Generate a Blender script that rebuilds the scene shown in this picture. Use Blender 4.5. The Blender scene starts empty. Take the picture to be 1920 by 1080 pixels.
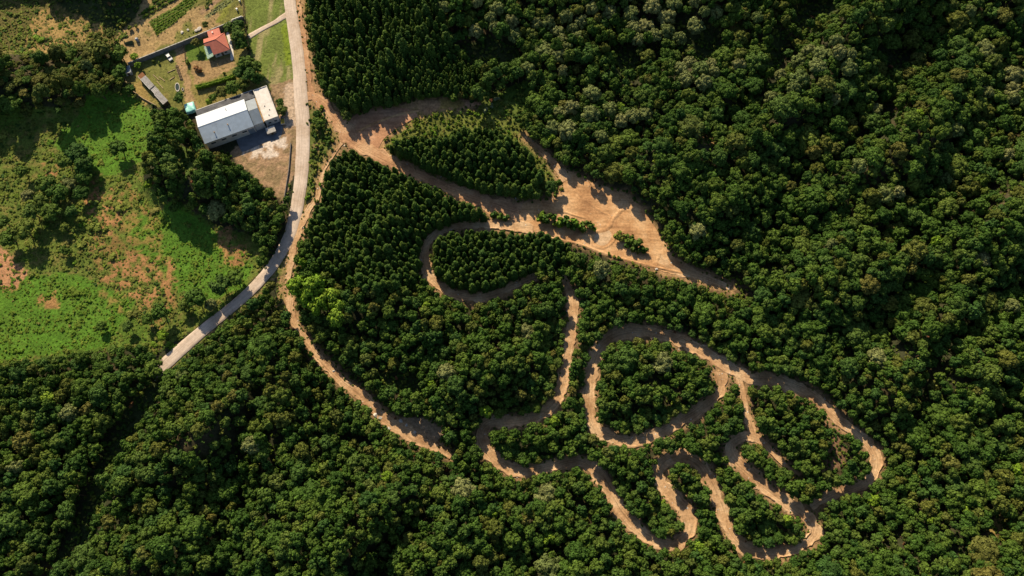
import bpy, bmesh, math, random
import numpy as np
from mathutils import Vector, Matrix

random.seed(7)
RNG = np.random.default_rng(11)
scene = bpy.context.scene
COL = scene.collection

# ---------------------------------------------------------------- camera, sky, sun, exposure
CAM_H, TILT, LENS = 300.0, math.radians(18.0), 28.0
cam_data = bpy.data.cameras.new('drone_camera')
cam_data.lens = LENS
cam_data.sensor_width = 36.0
cam_data.clip_start = 1.0
cam_data.clip_end = 9000.0
cam = bpy.data.objects.new('drone_camera', cam_data)
cam.location = (0, 0, CAM_H)
cam.rotation_euler = (TILT, 0, 0)
COL.objects.link(cam)
scene.camera = cam

SUN_EL = math.radians(36.0)
SUN_AZ = math.radians(-23.0)            # from north (+Y), negative = towards west
world = bpy.data.worlds.new('World')
scene.world = world
world.use_nodes = True
wn = world.node_tree
bg = wn.nodes['Background']
sky = wn.nodes.new('ShaderNodeTexSky')
sky.sky_type = 'NISHITA'
sky.sun_disc = False
sky.sun_elevation = SUN_EL
sky.sun_rotation = SUN_AZ
wn.links.new(sky.outputs[0], bg.inputs[0])
bg.inputs[1].default_value = 0.08
sun_data = bpy.data.lights.new('sun', 'SUN')
sun_data.energy = 5.0
sun_data.angle = math.radians(0.6)
sun_data.color = (1.0, 0.83, 0.58)
sun = bpy.data.objects.new('sun', sun_data)
sdir = Vector((math.sin(SUN_AZ) * math.cos(SUN_EL), math.cos(SUN_AZ) * math.cos(SUN_EL), math.sin(SUN_EL)))
sun.rotation_euler = sdir.to_track_quat('Z', 'Y').to_euler()
sun.location = sdir * 400
COL.objects.link(sun)
vs = scene.view_settings
vs.view_transform = 'Standard'
vs.look = 'None'
vs.exposure = 0.38
vs.gamma = 1.0
scene.render.engine = 'CYCLES'
scene.cycles.max_bounces = 4
scene.cycles.diffuse_bounces = 1
scene.cycles.glossy_bounces = 1
scene.cycles.transparent_max_bounces = 4

# ---------------------------------------------------------------- plan survey: photo pixel -> ground point
FPX = 1920.0 * LENS / 36.0
CT, ST = math.cos(TILT), math.sin(TILT)


def at(x, y, z=0.0):
    dx = (x - 960.0) / FPX
    dy = (540.0 - y) / FPX
    Y = dy * CT + ST
    Z = dy * ST - CT
    s = (z - CAM_H) / Z
    return Vector((dx * s, Y * s, z))


def proj(X, Y, Z):
    Zr = Z - CAM_H
    yc = Y * CT + Zr * ST
    zc = -Y * ST + Zr * CT
    return 960.0 + FPX * X / (-zc), 540.0 - FPX * yc / (-zc), -zc


def lattice(ix, iy, seed):
    h = (ix.astype(np.int64) * 374761393 + iy.astype(np.int64) * 668265263 + seed * 974634777) & 0x7fffffff
    h = ((h ^ (h >> 13)) * 1274126177) & 0x7fffffff
    return ((h ^ (h >> 16)) & 0xffff) / 65535.0


def vnoise(x, y, seed=0):
    x = np.asarray(x, float)
    y = np.asarray(y, float)
    ix = np.floor(x)
    iy = np.floor(y)
    fx = x - ix
    fy = y - iy
    fx = fx * fx * (3 - 2 * fx)
    fy = fy * fy * (3 - 2 * fy)
    a = lattice(ix, iy, seed)
    b = lattice(ix + 1, iy, seed)
    c = lattice(ix, iy + 1, seed)
    d = lattice(ix + 1, iy + 1, seed)
    return (a * (1 - fx) + b * fx) * (1 - fy) + (c * (1 - fx) + d * fx) * fy


def fbm(x, y, seed=0, o=4):
    t = 0.0
    a = 0.5
    s = 0.0
    for k in range(o):
        t = t + a * vnoise(np.asarray(x) * 2 ** k, np.asarray(y) * 2 ** k, seed + k)
        s += a
        a *= 0.5
    return t / s


def inpoly(px, py, poly):
    px = np.asarray(px, float)
    py = np.asarray(py, float)
    ins = np.zeros(px.shape, bool)
    n = len(poly)
    for i in range(n):
        x1, y1 = poly[i]
        x2, y2 = poly[(i + 1) % n]
        if y1 == y2:
            continue
        c = ((y1 > py) != (y2 > py)) & (px < (x2 - x1) * (py - y1) / (y2 - y1) + x1)
        ins ^= c
    return ins


def sl(ix, iy, seed):
    h = (ix * 374761393 + iy * 668265263 + seed * 974634777) & 0x7fffffff
    h = ((h ^ (h >> 13)) * 1274126177) & 0x7fffffff
    return ((h ^ (h >> 16)) & 0xffff) / 65535.0


def sn(x, y, seed=0):
    ix = math.floor(x)
    iy = math.floor(y)
    u = x - ix
    v = y - iy
    u = u * u * (3 - 2 * u)
    v = v * v * (3 - 2 * v)
    return (sl(ix, iy, seed) * (1 - u) + sl(ix + 1, iy, seed) * u) * (1 - v) + (sl(ix, iy + 1, seed) * (1 - u) + sl(ix + 1, iy + 1, seed) * u) * v


def sfbm(x, y, seed=0, o=3):
    t = s = 0.0
    a = 0.5
    for k in range(o):
        t += a * sn(x * 2 ** k, y * 2 ** k, seed + k)
        s += a
        a *= 0.5
    return t / s


def sinpoly(x, y, poly):
    c = False
    x1, y1 = poly[-1]
    for x2, y2 in poly:
        if (y1 > y) != (y2 > y) and x < (x2 - x1) * (y - y1) / (y2 - y1) + x1:
            c = not c
        x1, y1 = x2, y2
    return c


def catmull(pts, step=4.0):
    P = [np.array(p, float) for p in pts]
    out = []
    for i in range(len(P) - 1):
        p0 = P[max(i - 1, 0)]
        p1 = P[i]
        p2 = P[i + 1]
        p3 = P[min(i + 2, len(P) - 1)]
        n = max(2, int(np.hypot(*(p2 - p1)[:2]) / step))
        for k in range(n):
            t = k / n
            out.append(0.5 * ((2 * p1) + (-p0 + p2) * t + (2 * p0 - 5 * p1 + 4 * p2 - p3) * t * t + (-p0 + 3 * p1 - 3 * p2 + p3) * t ** 3))
    out.append(P[-1])
    return np.array(out)


# ---------------------------------------------------------------- materials
def new_mat(name):
    m = bpy.data.materials.new(name)
    m.use_nodes = True
    nt = m.node_tree
    b = nt.nodes['Principled BSDF']
    b.inputs['Roughness'].default_value = 0.9
    b.inputs['Specular IOR Level'].default_value = 0.15
    return m, nt, b


def N(nt, kind, **kw):
    n = nt.nodes.new(kind)
    for k, v in kw.items():
        setattr(n, k, v)
    return n


def mixc(nt, blend, fac, a, b):
    n = N(nt, 'ShaderNodeMix', data_type='RGBA', blend_type=blend)
    for sock, v in ((n.inputs[0], fac), (n.inputs[6], a), (n.inputs[7], b)):
        if isinstance(v, (int, float)):
            sock.default_value = v
        elif isinstance(v, tuple):
            sock.default_value = (*v[:3], 1.0)
        else:
            nt.links.new(v, sock)
    return n.outputs[2]


def ramp(nt, src, stops, interp='LINEAR'):
    r = N(nt, 'ShaderNodeValToRGB')
    r.color_ramp.interpolation = interp
    el = r.color_ramp.elements
    while len(el) < len(stops):
        el.new(0.5)
    for e, (p, c) in zip(el, stops):
        e.position = p
        e.color = (*c[:3], 1.0) if isinstance(c, tuple) else (c, c, c, 1.0)
    nt.links.new(src, r.inputs[0])
    return r.outputs[0]


def noise_tex(nt, scale, detail=4.0, vec=None, rough=0.6):
    t = N(nt, 'ShaderNodeTexNoise')
    t.inputs['Scale'].default_value = scale
    t.inputs['Detail'].default_value = detail
    t.inputs['Roughness'].default_value = rough
    if vec is not None:
        nt.links.new(vec, t.inputs['Vector'])
    return t.outputs[0]


def coords(nt, kind='Object'):
    return N(nt, 'ShaderNodeTexCoord').outputs[kind]


def bump(nt, b, src, strength, dist):
    n = N(nt, 'ShaderNodeBump')
    n.inputs['Strength'].default_value = strength
    n.inputs['Distance'].default_value = dist
    nt.links.new(src, n.inputs['Height'])
    nt.links.new(n.outputs[0], b.inputs['Normal'])


def foliage(name, tones):
    m, nt, b = new_mat(name)
    oi = N(nt, 'ShaderNodeObjectInfo')
    n = len(tones)
    base = ramp(nt, oi.outputs['Random'], [(i / (n - 1), t) for i, t in enumerate(tones)])
    at_ = N(nt, 'ShaderNodeAttribute', attribute_name='tone')
    c = mixc(nt, 'MULTIPLY', 1.0, base, at_.outputs['Color'])
    nt.links.new(c, b.inputs['Base Color'])
    b.inputs['Roughness'].default_value = 0.75
    b.inputs['Specular IOR Level'].default_value = 0.12
    return m


def plain(name, col, rough=0.85, var=0.25, scale=1.2, metallic=0.0, stain=None, bump_d=0.0, spec=0.2):
    m, nt, b = new_mat(name)
    co = coords(nt)
    f = noise_tex(nt, scale, 5.0, co)
    lo = tuple(c * (1 - var) for c in col)
    hi = tuple(min(1, c * (1 + var * 0.6)) for c in col)
    c = ramp(nt, f, [(0.3, lo), (0.7, hi)])
    if stain:
        f2 = noise_tex(nt, scale * 0.35, 3.0, co)
        c = mixc(nt, 'MIX', ramp(nt, f2, [(0.55, 0.0), (0.75, 0.7)]), c, stain)
    nt.links.new(c, b.inputs['Base Color'])
    b.inputs['Roughness'].default_value = rough
    b.inputs['Metallic'].default_value = metallic
    b.inputs['Specular IOR Level'].default_value = spec
    if bump_d:
        bump(nt, b, f, 0.6, bump_d)
    return m


def dirt_mat(name, base, pale, dark, uv=True, rough=1.0):
    m, nt, b = new_mat(name)
    co = coords(nt)
    f1 = noise_tex(nt, 0.11, 7.0, co, 0.68)
    f2 = noise_tex(nt, 1.1, 6.0, co)
    c = ramp(nt, f1, [(0.36, dark), (0.5, base), (0.62, pale)])
    c = mixc(nt, 'MULTIPLY', 0.7 * rough, c, ramp(nt, f2, [(0.3, 0.62), (0.62, 1.12)]))
    if uv:
        uvn = N(nt, 'ShaderNodeUVMap', uv_map='along')
        mp = N(nt, 'ShaderNodeMapping')
        mp.inputs['Scale'].default_value = (5.0, 0.045, 1.0)
        nt.links.new(uvn.outputs[0], mp.inputs['Vector'])
        f3 = noise_tex(nt, 1.6, 5.0, mp.outputs[0])
        c = mixc(nt, 'MULTIPLY', 0.75 * rough, c, ramp(nt, f3, [(0.34, 0.44), (0.48, 0.88), (0.66, 1.16)]))
    else:
        wv = N(nt, 'ShaderNodeTexNoise')
        mp = N(nt, 'ShaderNodeMapping')
        mp.inputs['Rotation'].default_value = (0, 0, math.radians(-32))
        mp.inputs['Scale'].default_value = (0.05, 0.55, 1.0)
        nt.links.new(co, mp.inputs['Vector'])
        f3 = noise_tex(nt, 1.3, 6.0, mp.outputs[0])
        c = mixc(nt, 'MULTIPLY', 0.7, c, ramp(nt, f3, [(0.36, 0.66), (0.5, 0.97), (0.64, 1.14)]))
    nt.links.new(c, b.inputs['Base Color'])
    bump(nt, b, f2, 0.55 * rough, 0.25 * rough)
    return m


M = {}
M['leaf_mid'] = foliage('leaf_mid', [(0.036, 0.082, 0.013), (0.056, 0.112, 0.016), (0.084, 0.136, 0.020), (0.040, 0.094, 0.020), (0.108, 0.150, 0.024)])
M['leaf_olive'] = foliage('leaf_olive', [(0.080, 0.105, 0.018), (0.108, 0.122, 0.022), (0.078, 0.112, 0.024), (0.130, 0.122, 0.028)])
M['leaf_pale'] = foliage('leaf_pale', [(0.165, 0.190, 0.070), (0.130, 0.170, 0.052), (0.195, 0.205, 0.080), (0.105, 0.150, 0.042)])
M['leaf_lime'] = foliage('leaf_lime', [(0.165, 0.270, 0.022), (0.125, 0.220, 0.018), (0.195, 0.290, 0.030)])
M['leaf_conifer'] = foliage('leaf_conifer', [(0.036, 0.080, 0.014), (0.052, 0.106, 0.016), (0.080, 0.130, 0.020), (0.042, 0.090, 0.018)])
M['leaf_meadow'] = foliage('leaf_meadow', [(0.085, 0.175, 0.015), (0.115, 0.205, 0.018), (0.105, 0.160, 0.018), (0.155, 0.215, 0.026)])
M['leaf_scrub'] = foliage('leaf_scrub', [(0.125, 0.165, 0.026), (0.165, 0.195, 0.034), (0.100, 0.150, 0.024), (0.200, 0.185, 0.050)])
M['leaf_rust'] = foliage('leaf_rust', [(0.20, 0.085, 0.04), (0.24, 0.11, 0.055), (0.18, 0.11, 0.04)])
M['leaf_grey'] = foliage('leaf_grey', [(0.15, 0.19, 0.09), (0.18, 0.21, 0.11)])
M['bark'] = plain('bark', (0.16, 0.10, 0.06), var=0.4, scale=3.0)
M['dirt'] = dirt_mat('dirt', (0.56, 0.355, 0.195), (0.68, 0.475, 0.285), (0.37, 0.215, 0.11))
M['pale_dirt'] = dirt_mat('pale_dirt', (0.60, 0.42, 0.26), (0.68, 0.50, 0.33), (0.50, 0.33, 0.19), uv=False)
M['dirt_clearing'] = dirt_mat('dirt_clearing', (0.54, 0.31, 0.15), (0.66, 0.42, 0.225), (0.36, 0.19, 0.09), uv=False)
M['clay'] = dirt_mat('clay', (0.47, 0.25, 0.14), (0.56, 0.33, 0.20), (0.35, 0.18, 0.10), uv=False)
M['road'] = dirt_mat('road_concrete', (0.58, 0.475, 0.39), (0.65, 0.54, 0.45), (0.50, 0.39, 0.30), rough=0.55)


def ground_mat():
    m, nt, b = new_mat('soil_and_grass')
    co = coords(nt)
    a = N(nt, 'ShaderNodeAttribute', attribute_name='soil').outputs['Color']
    f1 = noise_tex(nt, 0.9, 7.0, co, 0.7)
    f2 = noise_tex(nt, 0.16, 4.0, co)
    c = mixc(nt, 'MULTIPLY', 1.0, a, ramp(nt, f1, [(0.30, 0.45), (0.5, 0.98), (0.70, 1.45)]))
    c = mixc(nt, 'MULTIPLY', 0.8, c, ramp(nt, f2, [(0.3, 0.75), (0.7, 1.2)]))
    nt.links.new(c, b.inputs['Base Color'])
    bump(nt, b, f1, 0.8, 0.5)
    return m


M['ground'] = ground_mat()

# ---------------------------------------------------------------- mesh helpers


def link(o, parent=None):
    COL.objects.link(o)
    if parent is not None:
        o.parent = parent
    return o


def mesh_from(name, V, F, mats):
    me = bpy.data.meshes.new(name)
    me.from_pydata([tuple(v) for v in V], [], [tuple(f) for f in F])
    for m in (mats if isinstance(mats, (list, tuple)) else [mats]):
        me.materials.append(m)
    return me


def tag(o, label=None, cat=None, group=None, kind=None):
    if label:
        o['label'] = label
    if cat:
        o['category'] = cat
    if group:
        o['group'] = group
    if kind:
        o['kind'] = kind
    return o


def empty(name, loc, rz=0.0):
    o = bpy.data.objects.new(name, None)
    o.empty_display_size = 0.5
    o.location = loc
    o.rotation_euler = (0, 0, rz)
    return link(o)


class MB:
    """collects boxes, prisms and loose faces into one mesh"""
    def __init__(self):
        self.V = []
        self.F = []

    def add(self, V, F):
        n = len(self.V)
        self.V += [tuple(v) for v in V]
        self.F += [tuple(i + n for i in f) for f in F]
        return self

    def box(self, x0, x1, y0, y1, z0, z1):
        V = [(x0, y0, z0), (x1, y0, z0), (x1, y1, z0), (x0, y1, z0), (x0, y0, z1), (x1, y0, z1), (x1, y1, z1), (x0, y1, z1)]
        F = [(0, 3, 2, 1), (4, 5, 6, 7), (0, 1, 5, 4), (1, 2, 6, 5), (2, 3, 7, 6), (3, 0, 4, 7)]
        return self.add(V, F)

    def slab(self, pts, th):
        """thick sheet: pts is a planar polygon (counter-clockwise from above), thickness downwards"""
        n = len(pts)
        V = [tuple(p) for p in pts] + [(p[0], p[1], p[2] - th) for p in pts]
        F = [tuple(range(n)), tuple(reversed(range(n, 2 * n)))]
        F += [(i, i + n, (i + 1) % n + n, (i + 1) % n) for i in range(n)]
        return self.add(V, F)

    def tube(self, p, q, r0, r1, n=6):
        p = Vector(p)
        q = Vector(q)
        d = (q - p).normalized()
        u = d.orthogonal().normalized()
        w = d.cross(u)
        V = []
        for c, r in ((p, r0), (q, r1)):
            for k in range(n):
                a = 2 * math.pi * k / n
                V.append(tuple(c + u * (r * math.cos(a)) + w * (r * math.sin(a))))
        F = [(k, (k + 1) % n, (k + 1) % n + n, k + n) for k in range(n)] + [tuple(range(n, 2 * n)), tuple(reversed(range(n)))]
        return self.add(V, F)

    def mesh(self, name, mat):
        return mesh_from(name, self.V, self.F, mat)

    def build(self, name, mat, parent=None, bevel=0.0):
        me = self.mesh(name, mat)
        o = link(bpy.data.objects.new(name, me), parent)
        if bevel:
            md = o.modifiers.new('bevel', 'BEVEL')
            md.width = bevel
            md.segments = 1
        return o


# ---------------------------------------------------------------- tracks and roads in plan
TRACKS = {
    'paved_road': dict(w=24, berm=0.0, mat='road', pts=[(541, -60, 21), (543, 0, 21), (552, 60, 22), (560, 120, 23), (564, 180, 25), (568, 240, 25), (567, 300, 25), (562, 355, 24), (553, 405, 23), (540, 448, 22), (512, 497, 21), (472, 543, 20), (430, 580, 20), (390, 612, 22), (350, 646, 24), (306, 686, 25), (282, 708, 24), (255, 738, 22), (236, 775, 18)]),
    'dirt_path': dict(w=12, berm=0.15, mat='dirt', pts=[(641, 268, 7), (626, 290, 6), (608, 318, 6), (601, 345, 7), (594, 372, 9), (576, 400, 11), (561, 432, 12), (549, 472, 12), (541, 520, 12), (542, 560, 13), (551, 602, 13), (572, 637, 13), (602, 675, 14), (640, 714, 16), (680, 745, 17), (718, 781, 21), (756, 808, 24), (795, 832, 16), (822, 842, 12), (846, 856, 9)]),
    'junction_track': dict(w=18, berm=0.2, mat='clay_t', pts=[(569, 182, 16), (592, 183, 16), (612, 200, 19), (632, 225, 22), (655, 255, 30), (690, 280, 26), (728, 300, 20), (772, 321, 18), (820, 343, 18), (868, 363, 22), (920, 382, 30), (975, 398, 38)]),
    'verge_track': dict(w=8, berm=0.1, mat='clay_t', pts=[(556, -20, 6), (566, 50, 7), (574, 100, 8), (578, 140, 9), (586, 175, 10), (600, 190, 12)]),
    'upper_path': dict(w=9, berm=0.2, mat='dirt', pts=[(985, 255, 5), (1005, 272, 7), (1024, 290, 10), (1042, 310, 13), (1062, 338, 20)]),
    'hairpin_track': dict(w=24, berm=0.35, mat='dirt', pts=[(1000, 428, 22), (950, 424, 19), (895, 422, 17), (850, 426, 16), (815, 440, 18), (798, 462, 20), (796, 492, 22), (807, 522, 21), (838, 545, 22), (882, 557, 22), (922, 553, 20), (962, 536, 18), (1000, 520, 15), (1035, 512, 14), (1060, 530, 18), (1073, 568, 24), (1071, 620, 24), (1063, 670, 25), (1056, 715, 26), (1041, 754, 26), (1010, 780, 26), (962, 790, 26), (922, 791, 26), (903, 810, 26), (910, 840, 26), (932, 866, 28), (976, 882, 30), (1030, 875, 26), (1080, 864, 26), (1112, 880, 27), (1140, 916, 27), (1162, 956, 28), (1192, 990, 28), (1222, 1012, 28), (1256, 1020, 30), (1282, 1008, 30), (1292, 984, 34), (1282, 955, 36), (1256, 927, 32), (1238, 905, 26), (1236, 880, 26), (1254, 861, 28), (1284, 857, 29), (1312, 873, 28), (1332, 906, 27), (1347, 943, 27), (1362, 983, 27), (1382, 1013, 28), (1414, 1034, 30), (1462, 1036, 30), (1504, 1022, 26), (1528, 998, 26), (1508, 966, 28), (1448, 924, 32), (1402, 884, 30), (1371, 851, 26), (1372, 831, 24), (1396, 818, 24), (1420, 822, 18), (1448, 848, 14), (1474, 874, 11), (1500, 890, 7)]),
    'loop_track': dict(w=26, berm=0.35, mat='dirt', pts=[(1352, 698, 30), (1352, 725, 24), (1338, 746, 24), (1310, 768, 26), (1270, 792, 28), (1230, 815, 28), (1182, 827, 26), (1136, 816, 26), (1110, 795, 27), (1104, 755, 27), (1107, 708, 27), (1118, 662, 28), (1143, 634, 28), (1184, 621, 28), (1232, 625, 28), (1280, 642, 29), (1330, 666, 29), (1372, 692, 28), (1406, 709, 24), (1446, 712, 24), (1492, 726, 26), (1530, 746, 26), (1564, 780, 25), (1598, 806, 24), (1628, 832, 25), (1643, 860, 26), (1638, 888, 26), (1608, 912, 24), (1560, 926, 22), (1520, 950, 20)]),
    'link_track': dict(w=16, berm=0.2, mat='dirt', pts=[(1384, 702, 16), (1392, 735, 18), (1399, 770, 18), (1408, 800, 20), (1416, 820, 20)]),
    'exit_trail': dict(w=14, berm=0.15, mat='dirt', pts=[(1235, 494, 24), (1280, 508, 20), (1320, 520, 17), (1346, 530, 13), (1368, 540, 8)]),
    'driveway': dict(w=10, berm=0.0, mat='road', pts=[(466, 69, 11), (490, 55, 9), (515, 42, 9), (532, 31, 12), (547, 24, 16)]),
}
M['clay_t'] = dirt_mat('clay_track', (0.50, 0.285, 0.155), (0.60, 0.38, 0.22), (0.37, 0.20, 0.11))

SW, SH, SX, SY = 1100, 700, 140, 160       # raster in half pixels, with a margin


def track_sdf(cl):
    D = np.full((SH, SW), 80.0)
    for (x, y, w) in cl:
        cx, cy = (x + SX) / 2, (y + SY) / 2
        r = 32
        x0, x1 = int(max(0, cx - r)), int(min(SW, cx + r))
        y0, y1 = int(max(0, cy - r)), int(min(SH, cy + r))
        if x1 <= x0 or y1 <= y0:
            continue
        yy, xx = np.mgrid[y0:y1, x0:x1]
        d = np.hypot(xx - cx, yy - cy) * 2 - w / 2
        D[y0:y1, x0:x1] = np.minimum(D[y0:y1, x0:x1], d)
    return D


def samp(D, px, py):
    ix = np.clip(((np.asarray(px) + SX) / 2).astype(int), 0, SW - 1)
    iy = np.clip(((np.asarray(py) + SY) / 2).astype(int), 0, SH - 1)
    return D[iy, ix]


for k, t in TRACKS.items():
    f_ = {'hairpin_track': 0.80, 'loop_track': 0.82, 'link_track': 0.62, 'dirt_path': 0.9}.get(k, 1.0)
    t['cl'] = catmull([(a_, b_, c_ * f_) for a_, b_, c_ in t['pts']], 3.0)
    t['sdf'] = track_sdf([p for p in t['cl'] if not (1003 < p[0] < 1060 and 495 < p[1] < 530 and k == 'hairpin_track') and not (k == 'paved_road' and p[1] > 688)])
RYY, RXX = np.mgrid[0:SH, 0:SW]
RXX = RXX * 2.0 - SX
RYY = RYY * 2.0 - SY


def mask_of(polys):
    m = np.zeros((SH, SW), bool)
    for p in polys:
        x0 = max(0, int((min(q[0] for q in p) + SX) / 2) - 1)
        x1 = min(SW, int((max(q[0] for q in p) + SX) / 2) + 2)
        y0 = max(0, int((min(q[1] for q in p) + SY) / 2) - 1)
        y1 = min(SH, int((max(q[1] for q in p) + SY) / 2) + 2)
        if x1 > x0 and y1 > y0:
            m[y0:y1, x0:x1] |= inpoly(RXX[y0:y1, x0:x1], RYY[y0:y1, x0:x1], p)
    return m


def ps(D, px, py):
    return D[min(SH - 1, max(0, int((py + SY) / 2))), min(SW - 1, max(0, int((px + SX) / 2)))]


SDF = np.minimum.reduce([t['sdf'] for t in TRACKS.values()])
SDF_DIRT = np.minimum.reduce([t['sdf'] for k, t in TRACKS.items() if k not in ('driveway', 'paved_road')])

CLEARING = [(1046, 318), (1078, 324), (1112, 343), (1168, 360), (1196, 380), (1221, 416), (1243, 451), (1257, 472), (1276, 494), (1322, 512), (1366, 536), (1362, 541), (1300, 524), (1240, 508), (1180, 487), (1120, 469), (1060, 451), (1012, 436), (968, 430), (930, 424), (925, 408), (905, 392), (900, 372), (945, 384), (992, 378), (1040, 368), (1056, 350), (1052, 334)]
CLAY = [(640, 262), (648, 240), (668, 214), (720, 200), (800, 190), (870, 188), (902, 195), (862, 204), (802, 213), (762, 230), (722, 258), (706, 284), (680, 282), (658, 270)]
ISLES = {'long': [(1006, 404), (1022, 399), (1060, 404), (1098, 412), (1116, 424), (1110, 437), (1080, 436), (1045, 430), (1016, 420)],
         'round': [(1148, 440), (1158, 432), (1180, 438), (1204, 450), (1212, 470), (1200, 477), (1178, 468), (1155, 456)],
         'tip': [(920, 396), (945, 398), (956, 406), (950, 416), (925, 414)]}
MEADOW = [(-80, 215), (60, 215), (140, 205), (195, 185), (245, 170), (300, 215), (306, 262), (284, 300), (276, 345), (330, 395), (372, 400), (400, 420), (470, 440), (505, 470), (480, 520), (420, 575), (360, 620), (300, 660), (250, 652), (180, 660), (100, 678), (0, 690), (-80, 690)]
UPSCRUB = [(-80, -60), (110, -60), (110, 10), (170, 20), (235, 60), (240, 80), (205, 100), (150, 92), (90, 108), (30, 110), (-80, 100)]
GARDEN = [(222, 60), (262, 20), (268, -60), (448, -60), (456, 0), (468, 30), (456, 30), (345, 76), (240, 118), (222, 105)]
YARD = [(240, 118), (345, 76), (456, 30), (462, 70), (470, 108), (505, 150), (508, 172), (475, 178), (368, 208), (345, 214), (322, 200), (292, 198), (252, 172), (230, 140)]
FIELD = [(452, -60), (540, -60), (550, 80), (556, 150), (508, 160), (472, 105), (458, 20)]
APRON = [(504, 158), (556, 146), (562, 300), (545, 345), (532, 380), (428, 290), (440, 278), (500, 262), (528, 240)]
SHEDZONE = [(345, 195), (478, 165), (508, 158), (530, 215), (530, 262), (440, 285), (390, 285), (372, 262)]
VERGE = [(548, -60), (574, -60), (580, 60), (588, 120), (606, 168), (640, 205), (652, 240), (640, 266), (622, 292), (600, 340), (592, 372), (560, 430), (552, 400), (565, 320), (566, 200)]
LOWVERGE = [(548, 440), (560, 440), (556, 520), (570, 550), (556, 575), (545, 600), (520, 590), (520, 520), (480, 560), (420, 600), (370, 650), (310, 705), (330, 660), (430, 588), (500, 530), (535, 470)]
BAREHILL = [(760, 780), (800, 785), (835, 810), (815, 835), (770, 815), (735, 795)]
GAPS = [[(850, 88), (920, 78), (972, 88), (968, 135), (890, 128)], [(1272, 62), (1340, 58), (1348, 112), (1300, 124)], [(306, 700), (330, 708), (280, 780), (222, 880), (160, 1064), (112, 1064), (150, 960), (190, 860), (245, 755)],
        [(1130, 95), (1190, 90), (1205, 140), (1150, 150)], [(1470, 20), (1560, -5), (1585, 30), (1480, 70)], [(1640, 100), (1690, 95), (1690, 150), (1650, 150)], [(905, 205), (925, 178), (990, 150), (1000, 215), (950, 225)],
        [(1350, 55), (1385, 50), (1392, 80), (1360, 85)], [(1290, 255), (1330, 250), (1335, 295), (1300, 300)], [(1420, 505), (1470, 500), (1475, 520), (1425, 525)], [(700, 690), (790, 700), (790, 745), (720, 735)], [(1855, 960), (1880, 985), (1850, 1015), (1820, 1000)],
        [(335, 292), (370, 282), (380, 330), (356, 392), (330, 380), (336, 340)], [(386, 322), (404, 318), (414, 346), (392, 354)], [(1545, 790), (1572, 800), (1592, 850), (1570, 885), (1520, 892), (1545, 860)], [(100, -60), (250, -60), (262, 20), (225, 60), (120, 20)], [(448, 905), (470, 900), (470, 960), (455, 960)], [(1440, 40), (1480, 75), (1460, 130), (1430, 150)]]

# ---------------------------------------------------------------- hillside relief
def box_blur(A, r):
    for ax in (0, 1):
        P = np.concatenate([np.repeat(np.take(A, [0], ax), r + 1, ax), A, np.repeat(np.take(A, [-1], ax), r, ax)], ax)
        C = np.cumsum(P, ax)
        n = A.shape[ax]
        A = (np.take(C, range(2 * r + 1, 2 * r + 1 + n), ax) - np.take(C, range(0, n), ax)) / (2 * r + 1)
    return A


LEVEL = (SDF < 22) | mask_of([YARD, SHEDZONE, APRON, FIELD, GARDEN, CLEARING, CLAY, VERGE])
LV = LEVEL.astype(float)
for _ in range(3):
    LV = box_blur(LV, 16)
HILLY = np.clip(1.0 - 3.0 * LV, 0, 1)
VALLEYS = [[(318, 700), (275, 770), (232, 850), (175, 960), (120, 1090)], [(500, 735), (478, 820), (448, 930), (430, 1090)], [(1580, -20), (1490, 90), (1420, 190), (1330, 262)], [(1700, 90), (1660, 190), (1570, 300), (1460, 350), (1440, 430)], [(800, 960), (700, 1090)], [(1130, 950), (1080, 1000), (1000, 1060)], [(1860, 330), (1760, 430), (1640, 470)], [(1800, 620), (1720, 720), (1700, 900)], [(1340, 90), (1250, 110), (1180, 130), (1120, 190)], [(700, 720), (790, 725)], [(860, 110), (960, 110)]]
VD = np.minimum.reduce([track_sdf(catmull([(x, y, 2) for x, y in v], 3.0)) for v in VALLEYS])
fx = np.arange(-275, 275.01, 0.85)
fy = np.arange(-45, 290.01, 0.85)
TX, TY = np.meshgrid(fx, fy)
TPX, TPY, _ = proj(TX, TY, np.zeros_like(TX))
ra, rb = (TX * 0.78 + TY * 0.62), (-TX * 0.62 + TY * 0.78)     # ridges run from lower left to upper right
hill = np.clip((fbm(ra / 55, rb / 24, 501, 3) - 0.28) * 2.2, 0, 1.2)
TZ = 16.0 * hill * samp(HILLY, TPX, TPY) * (0.12 + 0.88 * np.clip(samp(VD, TPX, TPY) / 50, 0, 1))
TZ = TZ * np.where(samp(mask_of([MEADOW, UPSCRUB]), TPX, TPY), 0.04, 1.0)
TZ = box_blur(box_blur(TZ, 3), 3)


def tz(x, y):
    i = int((x + 275) / 0.85 + 0.5)
    j = int((y + 45) / 0.85 + 0.5)
    return float(TZ[min(max(j, 0), TZ.shape[0] - 1), min(max(i, 0), TZ.shape[1] - 1)])


# ---------------------------------------------------------------- ground sheet
fx = np.arange(-275, 275.01, 0.85)
fy = np.arange(-45, 290.01, 0.85)
xs = np.concatenate([[-3000, -1200, -600, -380], fx, [380, 600, 1200, 3000]])
ys = np.concatenate([[-3000, -1200, -500, -150], fy, [400, 650, 1300, 3000]])
GX, GY = np.meshgrid(xs, ys)
PX, PY, _ = proj(GX, GY, np.zeros_like(GX))
wx = PX + 14 * (fbm(GX / 4, GY / 4, 3) - 0.5)
wy = PY + 14 * (fbm(GX / 4, GY / 4, 9) - 0.5)
soil = np.zeros(GX.shape + (3,))
soil[:] = (0.040, 0.044, 0.020)
n1 = fbm(GX / 9, GY / 9, 21)
n2 = fbm(GX / 2.2, GY / 2.2, 31)
n3 = fbm(GX / 25, GY / 25, 41)


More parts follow.
